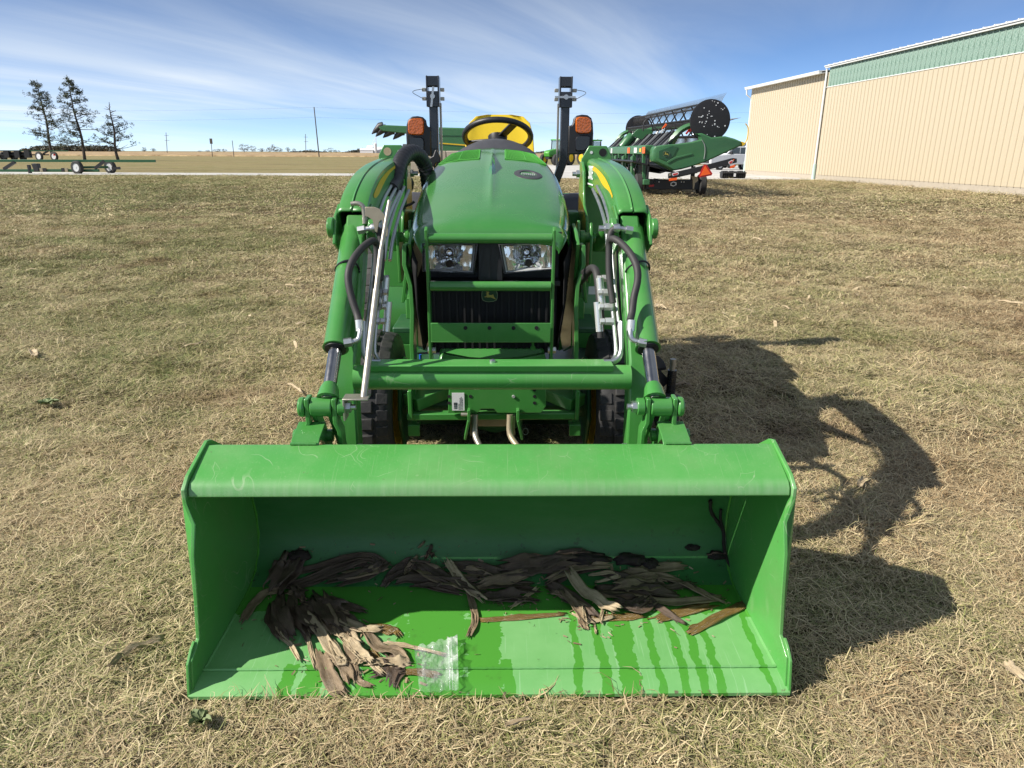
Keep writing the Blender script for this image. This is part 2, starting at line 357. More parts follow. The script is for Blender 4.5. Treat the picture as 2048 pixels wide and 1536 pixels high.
t.links.new(M(t, 'MULTIPLY_ADD', wet, -0.22, 0.48), b.inputs['Roughness'])
m, t, b = mat('bucket_back'); vec = objco(t)  # same paint made darker here: grime, and the bucket's inner shade in colour
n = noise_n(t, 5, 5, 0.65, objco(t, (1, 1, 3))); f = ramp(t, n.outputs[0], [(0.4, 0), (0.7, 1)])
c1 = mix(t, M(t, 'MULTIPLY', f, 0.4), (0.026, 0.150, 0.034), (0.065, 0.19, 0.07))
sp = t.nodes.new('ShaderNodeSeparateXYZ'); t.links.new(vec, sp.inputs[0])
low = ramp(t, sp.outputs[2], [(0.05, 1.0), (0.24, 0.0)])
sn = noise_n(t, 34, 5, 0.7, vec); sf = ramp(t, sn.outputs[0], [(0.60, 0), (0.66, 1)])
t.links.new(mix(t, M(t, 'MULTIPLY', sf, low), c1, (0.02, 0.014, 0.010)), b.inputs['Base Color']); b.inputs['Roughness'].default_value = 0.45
def husk_mat(name, c0, c1, rough, wetk=0.0):
    m, t, b = mat(name); vec = objco(t, None, 'UV')
    mp = t.nodes.new('ShaderNodeMapping'); mp.inputs['Scale'].default_value = (1.2, 26, 1); t.links.new(vec, mp.inputs[0])
    n = noise_n(t, 3.0, 4, 0.6, mp.outputs[0]); n2 = noise_n(t, 25, 4, 0.6, objco(t))
    f = ramp(t, M(t, 'MULTIPLY_ADD', n2.outputs[0], 0.5, M(t, 'MULTIPLY', n.outputs[0], 0.6)), [(0.35, 0), (0.75, 1)])
    t.links.new(mix(t, f, c0, c1), b.inputs['Base Color']); b.inputs['Roughness'].default_value = rough
    bump(t, b, n.outputs[0], 0.7, 0.004)
husk_mat('husk_dark', (0.035, 0.022, 0.015), (0.16, 0.11, 0.075), 0.5)
husk_mat('husk_brown', (0.10, 0.068, 0.040), (0.42, 0.31, 0.19), 0.5)
husk_mat('husk_pale', (0.28, 0.20, 0.11), (0.66, 0.54, 0.35), 0.6)
husk_mat('husk_wet', (0.12, 0.075, 0.022), (0.26, 0.17, 0.055), 0.25)

# lawn colours: patches of straw, green and brown that follow the place, not the light
def lawn_patch(t, pos):
    a = noise_n(t, 0.55, 5, 0.6, pos); b_ = noise_n(t, 2.3, 4, 0.6, pos); c = noise_n(t, 0.11, 3, 0.5, pos)
    return M(t, 'ADD', M(t, 'ADD', M(t, 'MULTIPLY', a.outputs[0], 0.45), M(t, 'MULTIPLY', b_.outputs[0], 0.25)), M(t, 'MULTIPLY', c.outputs[0], 0.30))
m, t, b = mat('blade'); geo = t.nodes.new('ShaderNodeNewGeometry'); pos = geo.outputs['Position']
at = t.nodes.new('ShaderNodeAttribute'); at.attribute_name = 'tint'; sp = t.nodes.new('ShaderNodeSeparateColor'); t.links.new(at.outputs['Color'], sp.inputs[0])
pf = lawn_patch(t, pos)
spx = t.nodes.new('ShaderNodeSeparateXYZ'); t.links.new(pos, spx.inputs[0]); side_ = M(t, 'MAXIMUM', M(t, 'MINIMUM', M(t, 'MULTIPLY_ADD', spx.outputs[0], -0.04, 0.04), 0.19), -0.12)
key = M(t, 'ADD', M(t, 'ADD', sp.outputs[0], side_), M(t, 'MULTIPLY_ADD', pf, 3.2, -1.46))
cgrass = ramp(t, key, [(0.0, (0.38, 0.26, 0.135)), (0.22, (0.56, 0.43, 0.25)), (0.48, (0.63, 0.525, 0.315)), (0.66, (0.42, 0.375, 0.165)), (0.85, (0.255, 0.265, 0.09)), (1.0, (0.15, 0.185, 0.055))])
rn = noise_n(t, 0.9, 4, 0.6, pos); rf = ramp(t, rn.outputs[0], [(0.56, 0), (0.70, 1)])
cgrass = mix(t, M(t, 'MULTIPLY', rf, 0.55), cgrass, (0.26, 0.135, 0.075))
cgrass = mix(t, M(t, 'MULTIPLY', sp.outputs[1], 0.55), cgrass, (0.09, 0.068, 0.036))
t.links.new(cgrass, b.inputs['Base Color']); b.inputs['Roughness'].default_value = 0.55; b.inputs['Specular IOR Level'].default_value = 0.3
m, t, b = mat('lawn_ground'); geo = t.nodes.new('ShaderNodeNewGeometry'); pos = geo.outputs['Position']
pf = lawn_patch(t, pos); fine = noise_n(t, 9, 6, 0.7, pos)
key = M(t, 'ADD', M(t, 'MULTIPLY_ADD', pf, 2.4, -0.72), M(t, 'MULTIPLY_ADD', fine.outputs[0], 0.6, -0.3))
cg = ramp(t, key, [(0.0, (0.16, 0.115, 0.06)), (0.3, (0.25, 0.20, 0.10)), (0.55, (0.255, 0.22, 0.105)), (0.75, (0.15, 0.15, 0.055)), (1.0, (0.085, 0.105, 0.03))])
fb1 = noise_n(t, 1.0, 5, 0.65, objco(t, (0.05, 0.22, 1))); cg = mix(t, M(t, 'MULTIPLY', ramp(t, fb1.outputs[0], [(0.50, 0), (0.66, 1)]), 0.55), cg, (0.13, 0.095, 0.055))
fb2 = noise_n(t, 1.0, 6, 0.75, objco(t, (0.9, 0.35, 1))); cg = mix(t, M(t, 'MULTIPLY', ramp(t, fb2.outputs[0], [(0.48, 0), (0.62, 1)]), 0.35), cg, (0.30, 0.26, 0.15))
spz = t.nodes.new('ShaderNodeSeparateXYZ'); t.links.new(pos, spz.inputs[0]); thatch = ramp(t, M(t, 'MULTIPLY', spz.outputs[1], 1 / 60.0), [(0.45, 1.0), (0.74, 0.0)])
cg = mix(t, M(t, 'MULTIPLY', thatch, 0.72), cg, (0.062, 0.046, 0.028))  # dark thatch under the blades, deepened to darken their shaded gaps
t.links.new(cg, b.inputs['Base Color']); b.inputs['Roughness'].default_value = 0.95; b.inputs['Specular IOR Level'].default_value = 0.1
bn = noise_n(t, 3.5, 8, 0.75, pos); bump(t, b, bn.outputs[0], 1.0, 0.08)
m, t, b = mat('gravel'); geo = t.nodes.new('ShaderNodeNewGeometry'); pos = geo.outputs['Position']
n = noise_n(t, 2.2, 8, 0.75, pos); n2 = noise_n(t, 0.2, 3, 0.5, pos)
t.links.new(mix(t, ramp(t, M(t, 'MULTIPLY_ADD', n2.outputs[0], 0.5, M(t, 'MULTIPLY', n.outputs[0], 0.6)), [(0.35, 0), (0.75, 1)]), (0.36, 0.345, 0.32), (0.66, 0.645, 0.61)), b.inputs['Base Color']); b.inputs['Roughness'].default_value = 0.9
bump(t, b, n.outputs[0], 0.6, 0.05)
m, t, b = mat('corn_field'); geo = t.nodes.new('ShaderNodeNewGeometry'); pos = geo.outputs['Position']
mp = t.nodes.new('ShaderNodeMapping'); mp.inputs['Scale'].default_value = (1, 0.2, 1); t.links.new(pos, mp.inputs[0])
n = noise_n(t, 0.5, 6, 0.7, mp.outputs[0])
t.links.new(mix(t, ramp(t, n.outputs[0], [(0.35, 0), (0.65, 1)]), (0.20, 0.125, 0.055), (0.50, 0.36, 0.19)), b.inputs['Base Color']); b.inputs['Roughness'].default_value = 0.9
def leaf(name, c0, c1):
    m, t, b = mat(name); geo = t.nodes.new('ShaderNodeNewGeometry'); n = noise_n(t, 0.8, 3, 0.6, geo.outputs['Position'])
    t.links.new(mix(t, n.outputs[0], c0, c1), b.inputs['Base Color']); b.inputs['Roughness'].default_value = 0.7
leaf('pine_needles', (0.045, 0.060, 0.034), (0.10, 0.115, 0.06))
leaf('far_leaves', (0.12, 0.13, 0.11), (0.20, 0.20, 0.16))  # grey autumn tone lightened further to stand in for distance haze
leaf('far_leaves_brown', (0.10, 0.085, 0.06), (0.17, 0.13, 0.09))
leaf('weed_leaf', (0.12, 0.17, 0.06), (0.22, 0.26, 0.12))
m, t, b = mat('siding'); vec = objco(t); n = noise_n(t, 1.2, 5, 0.65, objco(t, (1, 1, 0.12), 'Object'))
t.links.new(mix(t, n.outputs[0], (0.46, 0.39, 0.275), (0.54, 0.465, 0.345)), b.inputs['Base Color']); b.inputs['Roughness'].default_value = 0.5
m, t, b = mat('green_siding'); vec = objco(t); n = noise_n(t, 14, 6, 0.8, vec); n2 = noise_n(t, 0.7, 3, 0.6, objco(t, (1, 1, 0.2)))
c = mix(t, ramp(t, n.outputs[0], [(0.42, 0), (0.58, 1)]), (0.13, 0.225, 0.175), (0.29, 0.39, 0.335)); c = mix(t, M(t, 'MULTIPLY', ramp(t, n2.outputs[0], [(0.55, 0), (0.7, 1)]), 0.4), c, (0.10, 0.15, 0.11))
t.links.new(c, b.inputs['Base Color']); b.inputs['Roughness'].default_value = 0.6

# ================================================================== SETTING: ground, road, field
def sstep(a, b, x):
    t_ = max(0.0, min(1.0, (x - a) / (b - a))); return t_ * t_ * (3 - 2 * t_)
def gh(x, y):
    if y > 60 or abs(x) > 60: return 0.0
    h = 0.026 * noise.noise((x * 0.9, y * 0.9, 1.7)) + 0.020 * noise.noise((x * 2.6, y * 2.6, 5.1)) + 0.010 * noise.noise((x * 7, y * 7, 9.3))
    h *= 1.0 - sstep(25, 60, y)
    inside = sstep(1.15, 0.95, abs(x + 0.06)) * sstep(1.42, 1.56, y) * sstep(5.6, 5.2, y)
    return h * (1 - inside) - 0.012 * inside
def axis(lim, near, step, g):
    a = [0.0]
    while a[-1] < lim:
        a.append(a[-1] + (step if a[-1] < near else (a[-1] - near) * g + step))
    return a
ax_ = axis(6000, 5, 0.10, 0.16); xs = [-v for v in ax_[:0:-1]] + ax_
ys = [-40, -20, -10, -5, -2.5, -1] + [v + 0.0 for v in axis(9000, 8, 0.09, 0.10)]
mb = MB(); mb.grid([[(x, y, gh(x, y)) for x in xs] for y in ys])
lawn = mb.build('lawn', 'lawn_ground', None, smooth=180); tag(lawn, kind='structure')
mb = MB(); rows = []
for x in [-200 + 4 * i for i in range(101)]:
    e1 = 0.25 * noise.noise((x * 0.2, 3, 0)); e2 = 0.4 * noise.noise((x * 0.15, 8, 0))
    if x < 1: y0, y1 = 44.6 + e1, 49.6 + e2
    else: y0, y1 = 41.6 + e1, 90 + e2 * 3
    rows.append([(x, y0, 0.02), (x, y0 * .7 + y1 * .3, 0.03), (x, y0 * .3 + y1 * .7, 0.03), (x, y1, 0.02)])
mb.grid(rows); tag(mb.build('gravel_road', 'gravel', None), kind='structure')
mb = MB()
def fz(x, y): return 0.30 + 0.22 * noise.noise((x * 0.13, y * 0.05, 2)) + 0.10 * noise.noise((x * 0.6, y * 0.1, 4))
fx = [-700 + 5 * i for i in range(281)]
mb.grid([[(x, 214, 0.0) for x in fx]] + [[(x, y, fz(x, y)) for x in fx] for y in (214.3, 222, 235, 255, 290, 340, 420, 560, 800, 1200)])
tag(mb.build('corn_field', 'corn_field', None, smooth=0), kind='structure')

# ------------------------------------------------------------------ barn
A = G(2048, 392); A = Vector((A.x, A.y, 0)); wall_dir = Vector((math.sin(R(-3.9)), math.cos(R(-3.9)), 0))
def wall_at(px):            # distance along the wall where the pixel column meets it
    best = min((abs((PY(px, 340, (A + wall_dir * s * 0.05).y)).x - (A + wall_dir * s * 0.05).x), s * 0.05) for s in range(-100, 1200)); return best[1]
s_mid, s_far = wall_at(1630), wall_at(1487)
barn = empty('machine_shed', A, R(3.9)); tag(barn, 'long tan metal machine shed with green upper band and white gutters', 'shed')
# local: y runs along the wall away from the camera, -x faces the lawn
EAVE, BAND = 5.92, 4.86
PW = 0.33; S0 = -9.0
def panel_mesh(name, z0, z1, mt, rib=0.034):
    pr = [(0.0, 0), (-rib, 0.014), (-rib, 0.040), (0, 0.056), (0, 0.20), (0, PW)]
    q = MB(); q.grid([[(x, y, z) for (x, y) in pr] for z in (z0, z1)]); return q.mesh(name, mt, 20)
pm_tan, pm_tan_far, pm_green = panel_mesh('siding_panel', 0.28, BAND, 'siding'), panel_mesh('siding_panel', 0.28, 5.63, 'siding'), panel_mesh('green_panel', BAND + 0.02, EAVE - 0.08, 'green_siding')
def put(name, me, par, loc):
    o = bpy.data.objects.new(name, me); col.objects.link(o); o.parent = par; o.location = loc; return o
mb = MB(); mb.box(0.02, 14, S0, s_far, 0.0, 5.62); wall = mb.build('wall', 'siding', barn)
mb = MB(); mb.box(0.012, 0.25, S0, s_far + 0.02, -0.1, 0.28); ft = mb.build('footing', 'concrete', barn)
s = S0
while s < s_mid - 0.3:
    put('panel', pm_tan, wall, (0, s, 0)); put('panel', pm_green, wall, (0, s, 0)); s += PW
s = s_mid
while s < s_far - 0.3:
    put('panel', pm_tan_far, wall, (0.0, s, 0)); s += PW
mb = MB(); mb.box(-0.03, 0.0, S0, s_mid, BAND - 0.01, BAND + 0.022); mb.build('band_trim', 'trim_white', barn)
mb = MB(); mb.prism([(-0.14, EAVE - 0.08), (-0.02, EAVE - 0.08), (-0.02, EAVE + 0.03), (-0.15, EAVE + 0.03), (-0.16, EAVE - 0.02)], S0, s_mid + 0.1, 'y'); mb.build('gutter', 'trim_white', barn)
mb = MB(); mb.prism([(-0.42, 5.57), (-0.28, 5.57), (-0.28, 5.68), (-0.43, 5.68), (-0.445, 5.63)], s_mid + 0.12, s_far + 0.1, 'y'); mb.build('gutter', 'trim_white', barn)
mb = MB(); mb.prism([(-0.30, 5.59), (0.14, 5.63), (0.14, 5.66), (-0.30, 5.62)], s_mid + 0.12, s_far, 'y'); mb.build('soffit', 'trim_white', barn)
rf = MB(); rf.prism([(-0.20, EAVE + 0.045), (7, EAVE + 0.60), (14.2, EAVE + 0.045), (14.2, EAVE + 0.0), (7, EAVE + 0.55), (-0.20, EAVE + 0.0)], S0, s_mid + 0.1, 'y')
roof = rf.build('roof', 'roof_white', barn)
rf = MB(); rf.prism([(-0.46, 5.73), (7, EAVE + 0.25), (14.2, 5.73), (14.2, 5.685), (7, EAVE + 0.20), (-0.46, 5.685)], s_mid + 0.12, s_far + 0.15, 'y'); rf.build('roof', 'roof_white', barn)
s = S0
rib = MB(); rib.prism([(-0.20, EAVE + 0.046), (7, EAVE + 0.601), (7, EAVE + 0.635), (-0.20, EAVE + 0.08)], 0, 0.05, 'y'); ribm = rib.mesh('roof_rib', 'roof_white', 0)
while s < s_mid:
    put('roof_rib', ribm, roof, (0, s, 0)); s += 0.6
for sx, ex in ((s_mid, 0.0), (s_far - 0.05, 0.12)):
    mb = MB()
    if ex == 0: mb.tube([(-0.09, sx - 0.03, EAVE - 0.12), (-0.075, sx - 0.03, EAVE - 0.4), (-0.075, sx - 0.03, 0.75)], 0.055, 8)
    else: mb.tube([(-0.36, sx, 5.57), (-0.33, sx, 5.25), (0.03, sx, 5.0), (0.045, sx, 0.75)], 0.05, 8)
    ds = mb.build('downspout', 'trim_white', barn); mb = MB(); mb.cyl((-0.075 + ex, sx - 0.03, -0.02), (-0.075 + ex, sx - 0.03, 0.85), 0.10); mb.build('spout_guard', 'spout_guard', ds)

# ------------------------------------------------------------------ pines, poles, far trees, farm
def needle_clump(mb, c, r, n, rng):
    for _ in range(n):
        d = Vector((rng.gauss(0, 1), rng.gauss(0, 1), rng.gauss(0, 0.8))); p = Vector(c) + d * r * 0.42
        a = Vector((rng.gauss(0, 1), rng.gauss(0, 1), rng.gauss(0.3, 0.8))).normalized(); bb = a.cross(Vector((rng.random(), rng.random(), rng.random()))).normalized()
        l, w = r * rng.uniform(0.5, 0.95), r * rng.uniform(0.10, 0.2)
        mb.add([p - bb * w, p + bb * w, p + a * l], [(0, 1, 2)])
def pine(px, y, h, lean, seed, bare=0.0, label='', wid=1.0):
    rng = random.Random(seed); base = PY(px, 316, y); base.z = 0
    root = empty('pine_tree', base); tag(root, label, 'tree', 'pines along the far lawn edge')
    tr_ = MB(); P = [V(lean * h * (k / 8) + 0.10 * math.sin(k * 1.3 + seed), 0.1 * math.sin(k + seed), h * k / 8) for k in range(9)]
    tr_.tube(P, [0.21 * (1 - k / 8.6) + 0.02 for k in range(9)], 7); trunk = tr_.build('trunk', 'bark', root)
    cm = MB(); lm = MB()
    nl = int(54 * (1 if bare < .3 else .8))
    for i in range(nl):
        tt = 0.17 + 0.80 * (i + rng.random()) / nl; k = tt * 8; j = min(7, int(k)); p = P[j].lerp(P[j + 1], k - j)
        ln = wid * (h * 0.42 * (1 - tt) ** 0.8 + 0.30) * rng.uniform(0.45, 1.15); az = rng.uniform(0, 6.28); el = rng.uniform(-0.15, 0.5)
        d = V(math.cos(az) * math.cos(el), math.sin(az) * math.cos(el), math.sin(el)); q = p + d * ln
        mid = p + d * ln * 0.5 - V(0, 0, 0.12 * ln * 0.3)
        lm.tube([p, mid, q], [0.05, 0.035, 0.015], 4)
        if rng.random() < bare * (1.5 if tt > 0.72 else 0.6): continue
        for kk in range(rng.randint(4, 8)):
            f_ = rng.uniform(0.35, 1.05); c = p + d * ln * f_ + V(rng.gauss(0, .22), rng.gauss(0, .22), rng.gauss(0.08, .18)) * (ln * 0.45 + 0.2)
            needle_clump(cm, c, rng.uniform(0.20, 0.42), 18, rng)
    lm.build('limbs', 'bark', root); cm.build('crown', 'pine_needles', root, smooth=0, fix=False)
pine(107, 112, 11.2, -0.03, 3, 0.12, 'slim open pine leaning away beside the tallest pine')
pine(171, 112, 11.7, -0.06, 5, 0.0, 'tallest of three leaning pines with full dark needles')
pine(235, 112, 8.2, 0.01, 9, 0.5, 'short sparse pine with bare dead top beside two taller pines', 0.9)

def pole(px_b, px_t, row_t, y, r, name, label, arms=(), group=None, cat='pole'):
    b_ = PY(px_b, 310, y); b_.z = 0; tp = PY(px_t, row_t, y)
    root = empty(name, b_); tag(root, label, cat, group)
    mb = MB(); mb.tube([(0, 0, -0.2), tp - b_], [r, r * 0.75], 8); mb.build('post', 'wood_pole', root)
    for dz, hw in arms:
        mb = MB(); c = (tp - b_) + V(0, 0, -dz); mb.box(c.x - hw, c.x + hw, -0.08, 0.08, c.z - 0.09, c.z + 0.09); mb.build('crossarm', 'wood_pole', root)
    return root, tp
_, ptop = pole(638, 628, 214, 205, 0.17, 'utility_pole', 'tall leaning wooden utility pole at the corn field edge')
pole(335, 332, 265, 520, 0.24, 'transmission_pole', 'distant crossarm power pole standing near the pines side of the field', ((2.0, 1.5), (5.2, 1.7)), 'distant power poles')
pole(612, 611, 268, 520, 0.24, 'transmission_pole', 'distant crossarm power pole just beside the tall leaning pole', ((2.0, 1.3), (5.0, 1.5)), 'distant power poles')
r_, tp = pole(424.5, 421.5, 277, 200, 0.10, 'sign_post', 'slim post with narrow dark sign at the field edge', cat='sign')
mb = MB(); q = tp - r_.location; mb.box(q.x - .35, q.x + .35, -0.06, 0.02, q.z - 1.35, q.z); mb.build('sign_board', 'wood_pole', r_)
pole(467.5, 464.5, 281, 205, 0.11, 'marker_post', 'slim bare grey post at the field edge')
for k, (dz, off) in enumerate(((0.1, 0), (2.6, 0.0))):
    mb = MB(); p = ptop - V(0, 0, dz); pts = []
    for i in range(25):
        x = p.x - 150 + i * 12.5; u = ((x - p.x + 150) % 150) / 150; pts.append((x, p.y + 0.0, p.z - 2.4 * 4 * u * (1 - u) * 0.5))
    mb.tube(pts, 0.011, 4); tag(mb.build('power_line', 'wire', None), ('upper' if k == 0 else 'lower') + ' thin power line carried by the leaning utility pole', 'wire')

def far_tree_meshes(seed, mt):
    rng = random.Random(seed); cm = MB()
    for _ in range(26):
        a = rng.uniform(0, 6.28); rr = rng.random() ** 0.5; z = rng.uniform(-1, 1); s_ = math.sqrt(max(0, 1 - z * z)) * rr
        c = V(math.cos(a) * s_ * 0.5, math.sin(a) * s_ * 0.5, 0.62 + z * 0.36)
        for _ in range(16):
            p = c + V(rng.gauss(0, .075), rng.gauss(0, .075), rng.gauss(0, .065)); d = V(rng.gauss(0, 1), rng.gauss(0, 1), rng.gauss(0, 1)).normalized(); e = d.cross(V(0, .3, 1)).normalized()
            w = rng.uniform(.03, .06); cm.add([p - d * w, p + d * w, p + e * w * 1.5], [(0, 1, 2)])
    tm = MB(); tm.tube([(0, 0, -0.02), (0.01, 0, 0.3), (0, 0, 0.62)], [.03, .022, .01], 5)
    return cm.mesh('crown', mt, 0, False), tm.mesh('trunk', 'bark')
FT = [far_tree_meshes(11, 'far_leaves'), far_tree_meshes(12, 'far_leaves'), far_tree_meshes(13, 'far_leaves_brown')]
def far_tree(px, row_top, wpx, y, k, label):
    tp = PY(px, row_top, y); root = empty('field_tree', (tp.x, y, 0)); tag(root, label, 'tree', 'trees beyond the corn field')
    h = tp.z; w = wpx / FPX * y * 1.5
    for nm, me in (('crown', FT[k][0]), ('trunk', FT[k][1])):
        o = bpy.data.objects.new(nm, me); col.objects.link(o); o.parent = root; o.scale = (w, w, h); o.rotation_euler.z = px * 0.7
for px, rt, w, k, lb in ((487, 289, 15, 0, 'broad dark tree of the far farmstead, widest there'), (505, 292, 9, 0, None), (522, 297, 9, 1, None), (545, 289.5, 7, 2, 'tall narrow brownish tree of the far farmstead'), (553, 294, 9, 0, None), (537, 295, 9, 2, None), (560, 297, 8, 1, None), (575, 295, 6, 1, None), (588, 297, 5, 2, None), (620, 299, 8, 1, None), (629, 300, 8, 2, None), (661, 296, 9, 0, None), (650, 299, 7, 0, None), (672, 300, 10, 1, None), (695, 302, 7, 1, None), (435, 298, 12, 1, None), (400, 301, 6, 0, None), (415, 300, 6, 1, None), (287, 295, 8, 0, None), (306, 297, 7, 1, None), (448, 298, 7, 1, None)):
    far_tree(px, rt, w, 930 if rt > 291 else 900, k, lb or ('small hazy brown tree on the flat horizon beyond the field' if k == 2 else 'small hazy green tree on the flat horizon beyond the field'))
rng = random.Random(4); cm = MB()
for x0, x1, rt in ((55, 232, 291), (700, 790, 297), (1060, 1240, 303), (590, 640, 301)):
    n_ = int((x1 - x0) * 2.2)
    for i in range(n_):
        px = rng.uniform(x0, x1); e = min(1, (px - x0) / 20, (x1 - px) / 20); top = PY(px, rt + (1 - e) * 7 + rng.uniform(0, 4), 1050)
        for _ in range(20):
            p = V(top.x + rng.gauss(0, 3.5), 1050 + rng.gauss(0, 6), max(0.5, rng.random() ** 0.7 * top.z)); d = V(rng.gauss(0, 1), rng.gauss(0, 1), rng.gauss(0, 1)).normalized(); e2 = d.cross(V(0, .3, 1)).normalized(); w = rng.uniform(.8, 2.0)
            cm.add([p - d * w, p + d * w, p + e2 * w * 1.4], [(0, 1, 2)])
tag(cm.build('distant_woods', 'far_leaves', None, smooth=0, fix=False), 'hazy band of woods on the flat horizon', 'woods', kind='stuff')
fb = PY(735, 306, 800); fb.z = 0
farm = empty('farmstead', fb); tag(farm, 'white farm buildings with a tall grain leg beyond the corn field', 'farm')
def gable(x0, x1, y0, y1, z, zr, par):
    mb = MB(); mb.box(x0, x1, y0, y1, 0, z); mb.build('wall', 'farm_white', par)
    mb = MB(); mb.prism([(y0 - .3, z), (y1 + .3, z), ((y0 + y1) / 2, zr)], x0 - .3, x1 + .3, 'x'); mb.build('roof', 'farm_white', par, smooth=0)
gable(-8, 6, 0, 10, 3.2, 5.0, farm); gable(-3, 3, 12, 20, 5.0, 8.0, farm); gable(8, 18, 4, 12, 3.0, 6.5, farm)
mb = MB(); mb.cyl((8.5, 2, 0), (8.5, 2, 9.5), 1.6); mb.lathe([(1.7, 9.5), (0.2, 11)], (8.5, 2, 0), (0, 0, 1), 14); mb.build('grain_bin', 'farm_white', farm)
mb = MB(); mb.bar((9.5, 2, 0), (9.5, 2, 17), 0.6, 0.6); mb.build('grain_leg', 'farm_white', farm)
mb = MB(); mb.tube([(9.5, 2, 16.5), (4, 4, 8)], 0.25, 5); mb.build('spout', 'farm_white', farm)

# ================================================================== THE TRACTOR (local frame: x across, y from the bucket lip towards the rear)
TR = empty('compact_tractor', T0, YAW)
tag(TR, 'green compact tractor with front loader bucket, grille guard and folded roll bar', 'tractor')
GP = 'green_paint'
# ---- bucket
def bhw(y): return 0.806 - 0.035 * max(0.0, y) if y < 0.6 else 0.785
PROF = [(0.075, 0.026), (0.20, 0.034), (0.34, 0.044), (0.43, 0.056), (0.485, 0.082), (0.525, 0.125), (0.545, 0.185), (0.545, 0.26), (0.525, 0.35), (0.485, 0.44), (0.43, 0.515), (0.375, 0.565)]
def strip(mb, inner, outer, hw=bhw, n=1):
    rings = [[(-hw(p[0]), p[0], p[1]) for p in inner], [(hw(p[0]), p[0], p[1]) for p in inner]]
    ro = [[(-hw(p[0]), p[0], p[1]) for p in outer], [(hw(p[0]), p[0], p[1]) for p in outer]]
    k = len(inner)
    vs = rings[0] + rings[1] + ro[0] + ro[1]; fs = []
    for i in range(k - 1):
        fs += [(i, i + 1, k + i + 1, k + i), (2 * k + i, 3 * k + i, 3 * k + i + 1, 2 * k + i + 1), (i, 2 * k + i, 2 * k + i + 1, i + 1), (k + i, k + i + 1, 3 * k + i + 1, 3 * k + i)]
    fs += [(0, k, 3 * k, 2 * k), (k - 1, 3 * k - 1, 4 * k - 1, 2 * k - 1)]
    mb.add(vs, fs)
def offs(pr, d):
    out = []
    for i, p in enumerate(pr):
        a, b_ = pr[max(0, i - 1)], pr[min(len(pr) - 1, i + 1)]; tx, ty = b_[0] - a[0], b_[1] - a[1]; l = math.hypot(tx, ty)
        out.append((p[0] + ty / l * d, p[1] - tx / l * d))
    return out
mb = MB(); fl = PROF[:4]; strip(mb, fl, offs(fl, 0.007)); bucket = mb.build('loader_bucket', 'bucket_floor', TR)
bucket['label'] = 'wide green loader bucket with wet streaks on its scuffed floor'
mb = MB(); bk = PROF[3:]; strip(mb, bk, offs(bk, 0.007)); mb.build('back_plate', 'bucket_back', bucket, smooth=50)
mb = MB()                                             # cutting edge: bevelled plate
strip(mb, [(-0.002, 0.006), (0.030, 0.020), (0.075, 0.0235)], [(-0.002, -0.004), (0.030, -0.004), (0.075, -0.004)], lambda y: 0.814 - 0.05 * max(0, y))
mb.build('cutting_edge', 'bucket_floor', bucket)
mb = MB(); pts = [(-0.80 + 1.60 * i / 160, 0.078 + 0.0012 * noise.noise((i * 0.7, 0, 0)), 0.027 + 0.0014 * noise.noise((i * 0.9, 4, 0))) for i in range(161)]
mb.tube(pts, 0.0045, 6); mb.build('weld_seam', 'bucket_floor', bucket)
